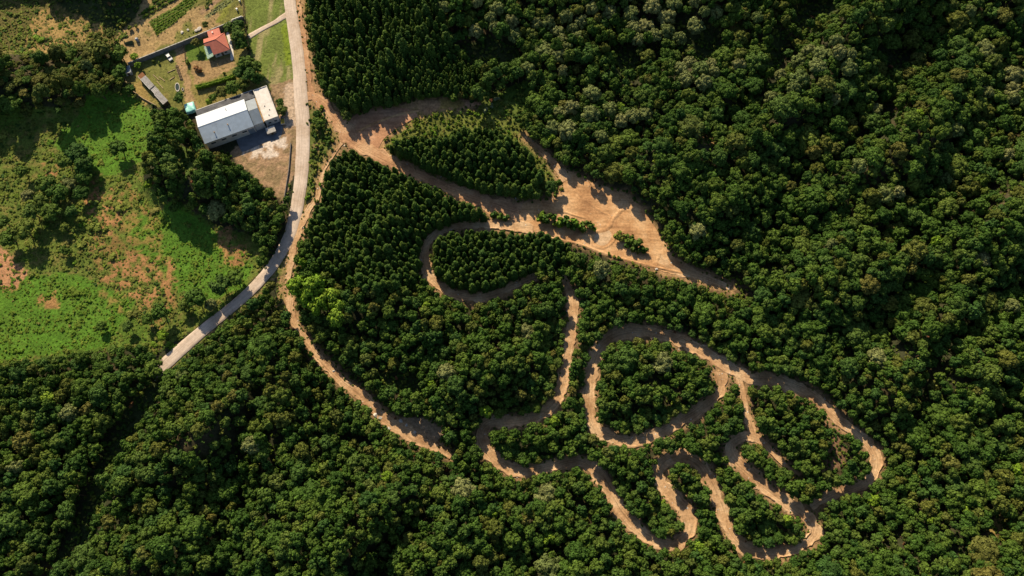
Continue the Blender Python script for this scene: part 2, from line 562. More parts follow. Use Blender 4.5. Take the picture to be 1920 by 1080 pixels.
def sstep(a, b, x):
    t = np.clip((x - a) / (b - a), 0, 1)
    return t * t * (3 - 2 * t)


def paint(mask, col):
    m = np.clip(np.asarray(mask, float), 0, 1)[..., None]
    soil[:] = soil * (1 - m) + np.array(col) * m


paint(sstep(0.5, 0.7, n1) * 0.6, (0.085, 0.060, 0.032))
meadow = inpoly(wx, wy, MEADOW)
paint(meadow, (0.115, 0.160, 0.027))
paint(meadow * sstep(0.52, 0.68, n2) * 0.6, (0.22, 0.165, 0.055))
paint(meadow * sstep(0.50, 0.62, n3) * 0.7, (0.085, 0.165, 0.018))
DRY = [[(170, 330), (215, 340), (235, 400), (205, 450), (165, 440), (160, 380)], [(238, 470), (300, 470), (340, 540), (310, 590), (262, 570), (190, 500)], [(402, 415), (450, 425), (470, 480), (440, 500), (412, 480)], [(80, 560), (120, 560), (110, 590), (80, 590)], [(-60, 440), (5, 462), (52, 514), (36, 534), (-60, 540)], [(90, 305), (125, 300), (118, 340), (70, 350)]]
BRIGHT = [[(95, 270), (170, 190), (245, 178), (296, 225), (280, 296), (200, 335), (140, 300)], [(222, 410), (340, 388), (425, 445), (475, 500), (455, 540), (390, 568), (330, 540), (255, 470)], [(-60, 545), (120, 505), (255, 560), (200, 650), (60, 668), (-60, 690)]]
for p in BRIGHT:
    paint(inpoly(wx, wy, p) * (0.6 + 0.4 * n1), (0.085, 0.205, 0.018))
paint(inpoly(wx + 30 * (n1 - .5), wy, [(150, 330), (255, 345), (300, 430), (345, 560), (300, 620), (190, 570), (165, 450)]) * sstep(0.42, 0.60, n2) * 0.6, (0.32, 0.165, 0.065))
for p in DRY:
    paint(inpoly(wx + 46 * (n1 - .5), wy + 46 * (fbm(GX / 7, GY / 7, 87) - .5), p) * sstep(0.36, 0.58, n2) * 0.9, (0.37, 0.19, 0.08))
paint(inpoly(wx + 20 * (n1 - .5), wy + 14 * (n2 - .5), [(-60, 440), (5, 458), (30, 485), (54, 514), (36, 534), (-60, 545)]), (0.44, 0.235, 0.12))
ORANGE = [(-60, 440), (5, 458), (30, 485), (54, 514), (36, 534), (-60, 545)]
paint(inpoly(wx, wy, UPSCRUB), (0.13, 0.115, 0.035))
paint(inpoly(wx, wy, [(60, 30), (110, 10), (160, 30), (200, 60), (150, 90), (70, 105), (40, 95)]) * sstep(0.35, 0.55, n2), (0.34, 0.23, 0.085))
paint(inpoly(wx, wy, GARDEN), (0.36, 0.25, 0.115))
paint(inpoly(wx, wy, GARDEN) * sstep(0.48, 0.6, n1), (0.17, 0.17, 0.045))
gx = (wx - 280) * 0.87 - (wy - 45) * 0.5      # along the crop rows
gy = (wx - 280) * 0.5 + (wy - 45) * 0.87      # across the crop rows
rows = 0.5 + 0.5 * np.sin(((PX - 280) * 0.5 + (PY - 45) * 0.87) * 2 * math.pi / 6.5)
B1 = [(278, 40), (332, 10), (352, -10), (380, -10), (342, 31), (294, 66)]
paint(inpoly(PX, PY, B1), (0.085, 0.155, 0.022))
paint(inpoly(PX, PY, B1) * (rows < 0.3), (0.13, 0.13, 0.030))
paint(inpoly(PX, PY, [(258, 30), (300, -10), (345, -10), (272, 38)]) * (0.4 + 0.6 * rows), (0.12, 0.14, 0.03))
paint(inpoly(PX, PY, [(420, -10), (436, -10), (434, 8), (424, 30), (410, 44), (402, 40), (418, 22)]), (0.20, 0.21, 0.04))
paint(inpoly(PX, PY, [(383, 28), (432, -6), (437, 2), (388, 36)]) * (0.4 + 0.6 * rows), (0.17, 0.20, 0.085))
paint(inpoly(PX, PY, [(372, 22), (412, -8), (424, -8), (380, 26)]), (0.34, 0.225, 0.13))
paint(inpoly(wx, wy, YARD), (0.24, 0.20, 0.062))
paint(inpoly(wx, wy, YARD) * sstep(0.45, 0.6, n1), (0.17, 0.175, 0.045))
paint(inpoly(PX, PY, [(345, 86), (378, 74), (392, 112), (350, 118)]), (0.105, 0.175, 0.026))
paint(inpoly(wx, wy, [(326, 84), (344, 84), (350, 122), (358, 160), (372, 204), (352, 206), (345, 160), (330, 118)]), (0.36, 0.24, 0.12))
paint(inpoly(wx, wy, [(358, 118), (430, 104), (442, 128), (400, 148), (366, 158)]), (0.33, 0.22, 0.105))
paint(inpoly(wx, wy, [(243, 166), (262, 148), (286, 186), (276, 196)]), (0.34, 0.245, 0.085))
paint(inpoly(wx, wy, FIELD), (0.145, 0.190, 0.040))
paint(inpoly(wx, wy, FIELD) * sstep(0.5, 0.64, fbm(GX / 3, GY / 14, 55)) * 0.8, (0.33, 0.28, 0.14))
paint(inpoly(PX, PY, [(527, 50), (538, 44), (547, 120), (536, 124)]), (0.17, 0.23, 0.022))
paint(inpoly(wx, wy, VERGE), (0.22, 0.17, 0.055))
paint(inpoly(wx, wy, VERGE) * sstep(0.45, 0.6, n1), (0.30, 0.185, 0.10))
paint(inpoly(wx, wy, VERGE) * (wy > 190) * sstep(0.4, 0.6, n3 * 0.5 + n2 * 0.5), (0.12, 0.15, 0.032))
paint(inpoly(wx, wy, LOWVERGE), (0.13, 0.15, 0.035))
paint(inpoly(wx, wy, LOWVERGE) * sstep(0.5, 0.62, n2), (0.30, 0.20, 0.09))
paint(inpoly(wx, wy, APRON), (0.36, 0.235, 0.14))
paint(inpoly(wx, wy, APRON) * sstep(0.45, 0.6, n2), (0.25, 0.18, 0.095))
paint(inpoly(wx, wy, [(452, 286), (505, 264), (528, 258), (540, 268), (515, 300), (475, 296)]) * sstep(0.36, 0.52, n2), (0.66, 0.56, 0.47))
paint(inpoly(wx, wy, [(505, 158), (545, 150), (540, 176), (512, 180)]) * 0.8, (0.30, 0.21, 0.12))
paint(inpoly(wx, wy, [(535, 160), (556, 150), (560, 235), (540, 240), (530, 200)]) * 0.8, (0.56, 0.43, 0.32))
paint(inpoly(wx, wy, BAREHILL) * 0.9, (0.45, 0.31, 0.19))
for g in GAPS:
    paint(inpoly(wx, wy, g), (0.045, 0.062, 0.020))
paint(inpoly(wx, wy, GAPS[6]), (0.085, 0.150, 0.022))
for g, c_ in ((GAPS[12], (0.07, 0.11, 0.022)), (GAPS[13], (0.07, 0.11, 0.022)), (GAPS[14], (0.20, 0.12, 0.07)), (GAPS[8], (0.26, 0.17, 0.07)), (GAPS[11], (0.24, 0.18, 0.06)), (GAPS[7], (0.16, 0.16, 0.04))):
    paint(inpoly(wx, wy, g), c_)
paint(inpoly(wx, wy, [(885, 190), (930, 170), (1000, 215), (1050, 262), (1000, 268), (940, 222)]) * 0.8, (0.11, 0.15, 0.03))
paint(inpoly(wx, wy, [(706, 284), (760, 232), (800, 216), (862, 206), (905, 198), (960, 222), (1000, 262), (1040, 305), (1056, 345), (990, 372), (900, 362), (800, 332)]), (0.14, 0.165, 0.035))
sd = samp(SDF_DIRT, wx, wy)
paint(sstep(16, 2, sd) * (0.55 + 0.45 * sstep(0.35, 0.6, n2)), (0.36, 0.225, 0.115))
clearz = inpoly(PX, PY, CLEARING) | inpoly(PX, PY, CLAY)
fringe = box_blur(box_blur(mask_of([CLEARING, CLAY]).astype(float), 4), 4)
paint(sstep(0.03, 0.45, samp(fringe, wx, wy)) * (0.5 + 0.5 * sstep(0.35, 0.6, n2)), (0.40, 0.245, 0.12))
paint(clearz, (0.48, 0.28, 0.145))
paint(inpoly(wx, wy, CLAY) * sstep(0.45, 0.6, n1), (0.36, 0.25, 0.08))
flat = inpoly(PX, PY, YARD) | inpoly(PX, PY, SHEDZONE) | inpoly(PX, PY, APRON) | clearz | (samp(SDF, PX, PY) < 10) | inpoly(PX, PY, FIELD)
relief = -0.25 + 0.5 * (n2 - 0.5) + 0.5 * (n1 - 0.5)
GZ = np.where(flat, -0.03 + 0.05 * (n2 - 0.5), relief)
GZ = np.where(clearz | (samp(SDF, PX, PY) < 4), -0.12, GZ)
GZ[4:-4, 4:-4] += TZ
ny_, nx_ = GX.shape
gm = bpy.data.meshes.new('ground')
gm.vertices.add(nx_ * ny_)
gm.vertices.foreach_set('co', np.stack([GX, GY, GZ], -1).astype(np.float32).ravel())
idx = np.arange(nx_ * ny_).reshape(ny_, nx_)
q = np.stack([idx[:-1, :-1], idx[:-1, 1:], idx[1:, 1:], idx[1:, :-1]], -1).reshape(-1, 4)
gm.loops.add(q.size)
gm.loops.foreach_set('vertex_index', q.ravel().astype(np.int32))
gm.polygons.add(len(q))
gm.polygons.foreach_set('loop_start', (np.arange(len(q)) * 4).astype(np.int32))
gm.polygons.foreach_set('loop_total', np.full(len(q), 4, np.int32))
gm.update()
ca = gm.color_attributes.new('soil', 'FLOAT_COLOR', 'POINT')
ca.data.foreach_set('color', np.concatenate([soil, np.ones(GX.shape + (1,))], -1).astype(np.float32).ravel())
gm.materials.append(M['ground'])
gm.shade_smooth()
ground = link(bpy.data.objects.new('ground', gm))
tag(ground, 'hillside ground of soil, grass and forest floor', 'ground', kind='structure')


def ground_z(px, py):
    return -0.15


# ---------------------------------------------------------------- road and track sheets
def strip(name, t, zoff, others):
    cl = t['cl']
    W = [at(p[0], p[1]) for p in cl]
    hw = [p[2] / 2 * (at(p[0] + 1, p[1]) - at(p[0], p[1])).length for p in cl]
    berm = t['berm']
    n = len(W)
    if berm > 0:
        us = [-1.35, -1.12, -1.0, -0.82, -0.4, 0.0, 0.4, 0.82, 1.0, 1.12, 1.35]
        zs = [-0.5, 0.55, 1.0, 0.12, 0.0, 0.05, 0.0, 0.12, 1.0, 0.55, -0.5]
    else:
        us = [-1.03, -1.0, -0.5, 0.0, 0.5, 1.0, 1.03]
        zs = [-0.1, 0, 0, 0, 0, 0, -0.1]
    V = []
    UV = []
    L = 0.0
    for i in range(n):
        d = (W[min(i + 1, n - 1)] - W[max(i - 1, 0)])
        d.z = 0
        d.normalize()
        s = Vector((d.y, -d.x, 0))
        if i:
            L += (W[i] - W[i - 1]).length
        fade = min(1.0, i / 8.0, (n - 1 - i) / 8.0)
        for u, z in zip(us, zs):
            side = 17 if u < 0 else 71
            wob = 1.0 + (0.68 if berm else 0.06) * (sfbm(L / 2.6, side * 1.3 + zoff * 99, 5) - 0.5) * 2 * min(1, abs(u) ** 2)
            p = W[i] + s * (u * hw[i] * wob)
            zz = z
            if berm:
                if z > 0.3:
                    hgt = berm * (0.15 + 1.3 * sn(L / 2.1, side, 8) ** 1.5)
                    px, py, _ = proj(p.x, p.y, 0.0)
                    if ps(others, px, py) < 5 or sinpoly(px, py, CLEARING) or sinpoly(px, py, CLAY):
                        hgt = 0.0
                    zz = z * hgt * fade
                elif z > 0:
                    zz = z * berm
                elif z == 0.0:
                    zz = -0.10 * berm + 0.10 * (sn(L / 1.7, u * 3 + 40, 12) - 0.5)
            V.append((p.x, p.y, zoff + zz))
            UV.append((u * hw[i] / 3.0, L))
    m = len(us)
    F = [(i * m + k, i * m + k + 1, (i + 1) * m + k + 1, (i + 1) * m + k) for i in range(n - 1) for k in range(m - 1)]
    me = mesh_from(name, V, F, M[t['mat']])
    uvl = me.uv_layers.new(name='along')
    li = np.zeros(len(me.loops), np.int32)
    me.loops.foreach_get('vertex_index', li)
    uvl.data.foreach_set('uv', np.array(UV, np.float32)[li].ravel())
    me.shade_smooth()
    o = link(bpy.data.objects.new(name, me))
    return tag(o, t.get('label'), None, kind='structure')


LBL = {'paved_road': 'pale concrete road curving down from the top edge past the warehouse', 'dirt_path': 'narrow orange dirt path running beside and below the paved road', 'junction_track': 'reddish dirt track leading from the road junction to the big clearing', 'verge_track': 'thin worn track on the verge beside the conifer plantation', 'upper_path': 'narrow footpath coming down into the top of the big clearing', 'hairpin_track': 'long motocross track of hairpins winding down through the trees', 'loop_track': 'motocross track looping around the round wooded island and off right', 'link_track': 'short dirt link between the loop and the hairpins', 'exit_trail': 'thin dirt trail leaving the narrow right end of the clearing', 'driveway': 'short pale driveway crossing the green field to the road'}
for i, (k, t) in enumerate(TRACKS.items()):
    oth = np.minimum.reduce([u['sdf'] for kk, u in TRACKS.items() if kk != k])
    t['label'] = LBL[k]
    strip(k, t, 0.015 + 0.012 * (len(TRACKS) - i), oth)


def sheet(name, poly, mat, z, label, rough=2.2, step=6.0):
    pts = [(*p, 1) for p in poly] + [(*poly[0], 1)]
    c = catmull(pts, step)[:-1]
    c2 = []
    for i, p in enumerate(c):
        a = c[(i + 1) % len(c)] - c[i - 1]
        nrm = np.array([a[1], -a[0]])
        nrm = nrm / (np.hypot(*nrm) + 1e-6)
        k = (sfbm(p[0] / 9, p[1] / 9, 77) - 0.5) * 2 * rough
        c2.append(at(p[0] + nrm[0] * k, p[1] + nrm[1] * k, z))
    bm = bmesh.new()
    vs_ = [bm.verts.new(v) for v in c2]
    f = bm.faces.new(vs_)
    if f.normal.z < 0:
        f.normal_flip()
    bmesh.ops.triangulate(bm, faces=[f], ngon_method='EAR_CLIP')
    me = bpy.data.meshes.new(name)
    bm.to_mesh(me)
    bm.free()
    for p in me.polygons:
        pass
    me.materials.append(mat)
    o = link(bpy.data.objects.new(name, me))
    return tag(o, label, None, kind='structure')


sheet('dirt_clearing', CLEARING, M['dirt_clearing'], 0.004, 'wide bare earth clearing where the motocross tracks meet')
sheet('pale_turning_patch', [(1116, 440), (1128, 431), (1142, 432), (1147, 442), (1140, 456), (1126, 461), (1114, 452)], M['pale_dirt'], 0.012, 'pale packed oval of sand in the middle of the bare clearing', 1.0)


def rut(pts, w, h, label):
    cl = catmull([(x, y, w) for x, y in pts], 3.0)
    V = []
    n = len(cl)
    L = 0.0
    W = [at(p[0], p[1]) for p in cl]
    for i in range(n):
        d = (W[min(i + 1, n - 1)] - W[max(i - 1, 0)]).normalized()
        sd_ = Vector((d.y, -d.x, 0))
        if i:
            L += (W[i] - W[i - 1]).length
        fade = min(1.0, i / 5.0, (n - 1 - i) / 5.0)
        hw = w * 0.11 * (0.7 + 0.6 * sn(L / 2.0, w * 3.1, 5))
        for u, z in ((-1.6, -0.03), (-0.6, 0.6), (0.0, 1.0), (0.7, 0.5), (1.6, -0.03)):
            V.append(W[i] + sd_ * (u * hw) + Vector((0, 0, 0.006 + (z * h * fade * (0.4 + 0.9 * sn(L / 1.6, 3.3, 9)) if z > 0 else z))))
    F = [(i * 5 + k, i * 5 + k + 1, (i + 1) * 5 + k + 1, (i + 1) * 5 + k) for i in range(n - 1) for k in range(4)]
    me = mesh_from('earth_ridge', V, F, M['dirt_clearing'])
    me.shade_smooth()
    tag(link(bpy.data.objects.new('earth_ridge', me)), label, None, kind='structure')


rut([(1070, 350), (1110, 385), (1140, 405), (1148, 425)], 5, 0.22, 'low earth ridge curving down the upper clearing')
rut([(1092, 452), (1116, 436), (1140, 428), (1150, 410), (1172, 388)], 6, 0.3, 'curved earth ridge round the pale oval of the clearing')
rut([(1150, 430), (1152, 450), (1130, 466), (1108, 456)], 4, 0.22, 'earth rim on the lower side of the pale oval')
rut([(1165, 380), (1190, 410), (1215, 445), (1238, 480)], 5, 0.2, 'earth ridge along the right side of the clearing')
rut([(1000, 372), (1060, 398), (1100, 410)], 4, 0.35, 'faint earth ridge above the long shrub island')
rut([(1020, 444), (1080, 456), (1130, 474), (1200, 494), (1280, 512)], 4, 0.4, 'wheel ridge along the lower edge of the clearing')
rut([(1240, 470), (1232, 492), (1250, 500)], 5, 0.22, 'short earth ridge at the narrow end of the clearing')
rut([(664, 250), (700, 232), (750, 214), (820, 202)], 4, 0.35, 'wheel ridge across the red clearing')
sheet('clay_clearing', CLAY, M['clay'], 0.008, 'reddish bare clay ground below the conifer plantation')
M['dark_sheet'] = plain('dark_sheet', (0.16, 0.17, 0.19), var=0.3, scale=0.5)
sheet('dark_ground_sheet', [(443, 262), (520, 226), (527, 256), (500, 266), (460, 283), (452, 282)], M['dark_sheet'], 0.012, 'dark blue-grey sheet on the ground below the warehouse', 0.6)  # flat sheet in one blue-grey tone, darker than the yard around it

# ---------------------------------------------------------------- tree prototypes
ICO = None


def ico(sub):
    bm = bmesh.new()
    bmesh.ops.create_icosphere(bm, subdivisions=sub, radius=1.0)
    V = np.array([v.co[:] for v in bm.verts])
    F = [tuple(v.index for v in f.verts) for f in bm.faces]
    bm.free()
    return V, F


ICO1 = ico(1)
ICO2 = ico(2)


def leaf_quads(pos, nrm, size, rng):
    n = len(pos)
    nrm = nrm / np.linalg.norm(nrm, axis=1, keepdims=True)
    r = rng.normal(size=(n, 3))
    t = np.cross(nrm, r)
    t /= np.linalg.norm(t, axis=1, keepdims=True)
    b = np.cross(nrm, t)
    s = size * rng.uniform(0.6, 1.35, (n, 1))
    k = rng.uniform(0.65, 1.0, (n, 1))
    V = np.stack([pos - t * s - b * s * k * 0.6, pos + t * s * 0.7 - b * s * k, pos + t * s + b * s * k * 0.7, pos - t * s * 0.6 + b * s * k], 1).reshape(-1, 3)
    F = [(4 * i, 4 * i + 1, 4 * i + 2, 4 * i + 3) for i in range(n)]
    return V, F


def crown_mesh(name, lobes, per, size, rng, mat, low=-0.35, squash=0.85):
    """leaf clumps over the surface of many lobes, with a leafy core in each"""
    V = np.zeros((0, 3))
    F = []
    tone = []
    for (c, r) in lobes:
        c = np.array(c)
        lt = rng.uniform(0.78, 1.22)
        iv = ICO1[0] * (1 + rng.uniform(-0.14, 0.10, (len(ICO1[0]), 1))) * r * 0.84
        iv[:, 2] *= squash
        n0 = len(V)
        V = np.concatenate([V, iv + c])
        F += [tuple(i + n0 for i in f) for f in ICO1[1]]
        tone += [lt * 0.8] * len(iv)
        k = max(8, int(per * (r / 0.9) ** 2))
        d = rng.normal(size=(k * 3, 3))
        d /= np.linalg.norm(d, axis=1, keepdims=True)
        d = d[d[:, 2] > low][:k]
        rad = r * rng.uniform(0.88, 1.08, (len(d), 1))
        pos = d * rad
        pos[:, 2] *= squash
        qv, qf = leaf_quads(pos + c, d + 0.26 * rng.normal(size=d.shape), size, rng)
        n0 = len(V)
        V = np.concatenate([V, qv])
        F += [tuple(i + n0 for i in f) for f in qf]
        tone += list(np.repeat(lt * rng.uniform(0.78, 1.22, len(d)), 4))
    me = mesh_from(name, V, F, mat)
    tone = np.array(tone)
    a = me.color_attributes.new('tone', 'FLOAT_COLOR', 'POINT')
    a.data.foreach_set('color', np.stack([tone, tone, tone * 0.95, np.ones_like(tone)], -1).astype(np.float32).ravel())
    return me


def trunk_mesh(name, h, r, rng, limbs=4, reach=1.4):
    b = MB()
    bend = rng.uniform(-0.25, 0.25, 2)
    p = Vector((0, 0, -0.5))
    for k in range(4):
        z = h * (k + 1) / 4
        q = Vector((bend[0] * (k + 1) / 4, bend[1] * (k + 1) / 4, z))
        b.tube(p, q, r * (1.15 - 0.22 * k), r * (1.15 - 0.22 * (k + 1)), 7)
        p = q
    for k in range(limbs):
        a = 2 * math.pi * k / limbs + rng.uniform(0, 1)
        z = h * rng.uniform(0.5, 0.85)
        b.tube((bend[0] * z / h, bend[1] * z / h, z), (reach * math.cos(a), reach * math.sin(a), z + reach * 0.8), r * 0.45, r * 0.15, 5)
    return b.mesh(name, M['bark'])


def broad_lobes(R, H, nl, rng, lobe):
    """uneven dome of lobes; crown base at about 0.4 H"""
    L = []
    zc = H - R * 0.95
    for k in range(nl):
        ph = k * 2.39996 + rng.uniform(-0.5, 0.5)
        u = (k + 0.5) / nl
        el = math.asin(1 - 1.25 * u)
        rr = R * rng.uniform(0.58, 0.80)
        r = lobe * rng.uniform(0.75, 1.25)
        L.append(((rr * math.cos(el) * math.cos(ph), rr * math.cos(el) * math.sin(ph), zc + rr * 0.95 * math.sin(el)), r))
    L.append(((0, 0, zc - 0.1 * R), R * 0.55))
    return L


PROTO = {}
rng = np.random.default_rng(5)
for v in range(7):
    R, H = 2.35 * rng.uniform(0.92, 1.1), 7.0 * rng.uniform(0.92, 1.1)
    lob = broad_lobes(R, H, int(rng.integers(9, 15)), rng, R * 0.40)
    for kind, mt in (('mid', 'leaf_mid'), ('olive', 'leaf_olive'), ('lime', 'leaf_lime')):
        if kind == 'lime' and v > 3:
            continue
        PROTO.setdefault(kind, []).append(dict(crown=crown_mesh('crown', lob, 42, 0.25, np.random.default_rng(100 + v), M[mt]), trunk=trunk_mesh('trunk', H - R, 0.17, np.random.default_rng(v)), R=R, H=H))
for v in range(5):
    R, H = 4.1 * rng.uniform(0.92, 1.12), 9.4 * rng.uniform(0.93, 1.08)
    lob = broad_lobes(R, H, int(rng.integers(24, 34)), rng, R * 0.27)
    for kind, mt in (('big', 'leaf_mid'), ('bigpale', 'leaf_pale'), ('bigolive', 'leaf_olive')):
        PROTO.setdefault(kind, []).append(dict(crown=crown_mesh('crown', lob, 40, 0.27, np.random.default_rng(200 + v), M[mt]), trunk=trunk_mesh('trunk', H - R * 0.9, 0.28, np.random.default_rng(20 + v), 5, 2.2), R=R, H=H))
for v in range(9):
    R, H = 1.95 * rng.uniform(0.9, 1.1), 11.0 * rng.uniform(0.93, 1.07)
    lob = []
    z0 = 0.22 * H
    z = z0
    while z < H - 0.45:
        f = (z - z0) / (H - z0)
        rad = R * (1 - f) ** 0.45
        nw = max(1, int(round(2 + 5 * (1 - f))))
        a0 = rng.uniform(0, 6.28)
        for k in range(nw):
            a = a0 + 2 * math.pi * k / nw + rng.uniform(-0.3, 0.3)
            rr = rad * rng.uniform(0.45, 0.68)
            lob.append(((rr * math.cos(a), rr * math.sin(a), z + rng.uniform(-0.2, 0.2)), max(0.45, rad * rng.uniform(0.44, 0.62))))
        z += 0.72
    lob.append(((0, 0, H - 0.42), 0.6))
    PROTO.setdefault('conifer', []).append(dict(crown=crown_mesh('crown', lob, 30, 0.21, np.random.default_rng(300 + v), M['leaf_conifer'], low=-0.2, squash=1.05), trunk=trunk_mesh('trunk', H * 0.7, 0.16, np.random.default_rng(40 + v), 0), R=R, H=H))
for v in range(5):
    R = 0.95 * rng.uniform(0.85, 1.15)
    lob = []
    for k in range(int(rng.integers(4, 8))):
        a = rng.uniform(0, 6.28)
        rr = R * rng.uniform(0.15, 0.7)
        lob.append(((rr * math.cos(a), rr * math.sin(a), R * rng.uniform(0.25, 0.75)), R * rng.uniform(0.32, 0.52)))
    for kind, mt in (('s_mid', 'leaf_mid'), ('s_olive', 'leaf_scrub'), ('s_bright', 'leaf_meadow'), ('s_rust', 'leaf_rust'), ('s_grey', 'leaf_grey'), ('s_lime', 'leaf_lime')):
        if kind in ('s_rust', 's_grey', 's_lime') and v > 2:
            continue
        PROTO.setdefault(kind, []).append(dict(crown=crown_mesh('foliage', lob, 70, 0.17, np.random.default_rng(400 + v), M[mt], low=-0.1), trunk=None, R=R, H=R * 1.25))

# flat list of joined prototypes for the masses that nobody could count
PCOL = {}


def proto_collection(kinds):
    key = '_'.join(kinds)
    if key in PCOL:
        return PCOL[key]
    c = bpy.data.collections.new('proto_' + key)
    idx = {}
    n = 0
    for k in kinds:
        for j, p in enumerate(PROTO[k]):
            me = p['crown']
            if p['trunk']:
                bm = bmesh.new()
                bm.from_mesh(p['crown'])
                nf = len(bm.faces)
                bm.from_mesh(p['trunk'])
                bm.faces.ensure_lookup_table()
                for f in bm.faces[nf:]:
                    f.material_index = 1
                me = bpy.data.meshes.new('tree')
                bm.to_mesh(me)
                bm.free()
                me.materials.append(p['crown'].materials[0])
                me.materials.append(M['bark'])
            o = bpy.data.objects.new('p%03d_%s' % (n, k), me)
            c.objects.link(o)
            idx[(k, j)] = n
            n += 1
    PCOL[key] = (c, idx)
    return PCOL[key]


def scatter(name, items, kinds, label, cat):
    """items: (x, y, z, kind, variant, scale, zscale, rot)"""
    c, idx = proto_collection(kinds)
    me = bpy.data.meshes.new(name)
    n = len(items)
    me.vertices.add(n)
    me.vertices.foreach_set('co', np.array([i[:3] for i in items], np.float32).ravel())
    a = me.attributes.new('pick', 'INT', 'POINT')
    a.data.foreach_set('value', np.array([idx[(i[3], i[4])] for i in items], np.int32))
    a = me.attributes.new('size', 'FLOAT_VECTOR', 'POINT')
    a.data.foreach_set('vector', np.array([(i[5], i[5], i[6]) for i in items], np.float32).ravel())
    a = me.attributes.new('turn', 'FLOAT_VECTOR', 'POINT')
    a.data.foreach_set('vector', np.array([(0, 0, i[7]) for i in items], np.float32).ravel())
    o = link(bpy.data.objects.new(name, me))
    ng = bpy.data.node_groups.new(name, 'GeometryNodeTree')
    ng.interface.new_socket('Geometry', in_out='INPUT', socket_type='NodeSocketGeometry')
    ng.interface.new_socket('Geometry', in_out='OUTPUT', socket_type='NodeSocketGeometry')
    gi = ng.nodes.new('NodeGroupInput')
    go = ng.nodes.new('NodeGroupOutput')
    iop = ng.nodes.new('GeometryNodeInstanceOnPoints')
    ci = ng.nodes.new('GeometryNodeCollectionInfo')
    ci.inputs['Collection'].default_value = c
    ci.inputs['Separate Children'].default_value = True
    ci.inputs['Reset Children'].default_value = True
    iop.inputs['Pick Instance'].default_value = True

    def named(nm, tp):
        nn = ng.nodes.new('GeometryNodeInputNamedAttribute')
        nn.data_type = tp
        nn.inputs['Name'].default_value = nm
        return nn.outputs['Attribute']
    e2r = ng.nodes.new('FunctionNodeEulerToRotation')
    ng.links.new(named('turn', 'FLOAT_VECTOR'), e2r.inputs[0])
    ng.links.new(gi.outputs[0], iop.inputs['Points'])
    ng.links.new(ci.outputs[0], iop.inputs['Instance'])
    ng.links.new(named('pick', 'INT'), iop.inputs['Instance Index'])
    ng.links.new(e2r.outputs[0], iop.inputs['Rotation'])
    ng.links.new(named('size', 'FLOAT_VECTOR'), iop.inputs['Scale'])
    ng.links.new(iop.outputs[0], go.inputs[0])
    md = o.modifiers.new('scatter', 'NODES')
    md.node_group = ng
    tag(o, label, cat, kind='stuff')
    return o


def plant(name, item, label, cat, group=None):
    x, y, z, kind, v, s, sz, rot = item
    p = PROTO[kind][v]
    r = empty(name, (x, y, z), rot)
    r.scale = (s, s, sz)
    if p['trunk']:
        link(bpy.data.objects.new('trunk', p['trunk']), r)
    link(bpy.data.objects.new('crown', p['crown']), r)
    tag(r, label, cat, group)
    return r


# ---------------------------------------------------------------- where things grow
CELL = 4.0
grid = {}


def near_ok(x, y, r, k):
    cx, cy = int(x // CELL), int(y // CELL)
    for i in range(cx - 2, cx + 3):
        for j in range(cy - 2, cy + 3):
            for (a, b, c) in grid.get((i, j), ()):
                if (a - x) ** 2 + (b - y) ** 2 < (k * (r + c)) ** 2:
                    return False
    return True


def put(x, y, r):
    grid.setdefault((int(x // CELL), int(y // CELL)), []).append((x, y, r))


CON = [[(574, -80), (800, -80), (806, 0), (835, 50), (845, 100), (905, 140), (880, 168), (760, 182), (668, 203), (636, 192), (606, 140), (590, 70)],
       [(650, 262), (696, 284), (764, 326), (852, 362), (936, 398), (925, 414), (824, 422), (790, 452), (784, 510), (762, 540), (700, 556), (640, 520), (600, 500), (578, 440), (598, 370), (612, 306)],
       [(722, 284), (765, 258), (815, 264), (862, 244), (940, 250), (992, 288), (1014, 320), (1016, 344), (985, 358), (900, 352), (800, 322), (735, 300)],
       [(812, 440), (860, 430), (1000, 434), (1068, 456), (1062, 490), (1000, 500), (962, 520), (900, 540), (850, 532), (820, 505)]]
PALE = [[(1005, 30), (1100, 10), (1190, 10), (1335, 5), (1330, 60), (1270, 80), (1200, 70), (1150, 75), (1080, 100), (1010, 110)], [(1025, 185), (1100, 170), (1200, 190), (1220, 230), (1120, 260), (1030, 240)], [(810, 5), (960, 5), (965, 70), (930, 85), (820, 95)], [(1270, 120), (1340, 115), (1345, 175), (1250, 180)], [(1440, 100), (1560, 90), (1560, 170), (1440, 190)]]
LOW = [[(1130, 775), (1290, 755), (1280, 795), (1180, 818), (1130, 812)], [(925, 830), (1030, 840), (1025, 868), (940, 862)], [(1240, 925), (1280, 910), (1305, 960), (1290, 1000), (1215, 998), (1205, 965)], [(1385, 975), (1500, 975), (1500, 1018), (1410, 1020)], [(1380, 825), (1420, 830), (1480, 900), (1440, 905)], [(920, 765), (1030, 740), (1010, 770), (930, 784)], [(1560, 735), (1650, 805), (1665, 885), (1600, 800)], [(1290, 620), (1400, 665), (1400, 695), (1310, 650)], [(1025, 580), (1064, 580), (1054, 725), (1010, 725)], [(1320, 855), (1345, 860), (1365, 930), (1340, 920)], [(1085, 640), (1112, 650), (1108, 790), (1080, 790)], [(1120, 860), (1150, 890), (1200, 970), (1170, 955)]]
NOTREE = [MEADOW, UPSCRUB, GARDEN, YARD, FIELD, APRON, SHEDZONE, VERGE, LOWVERGE, CLEARING, CLAY, BAREHILL] + GAPS
PATHCL = TRACKS['dirt_path']['cl']
SDF_PATHSIDE = track_sdf([(x + 6, y - 13, 20) for x, y, w in PATHCL if y > 380])
SDF_JUNC = track_sdf([(x, y - 8, 14) for x, y, w in TRACKS['junction_track']['cl'] if x > 640])


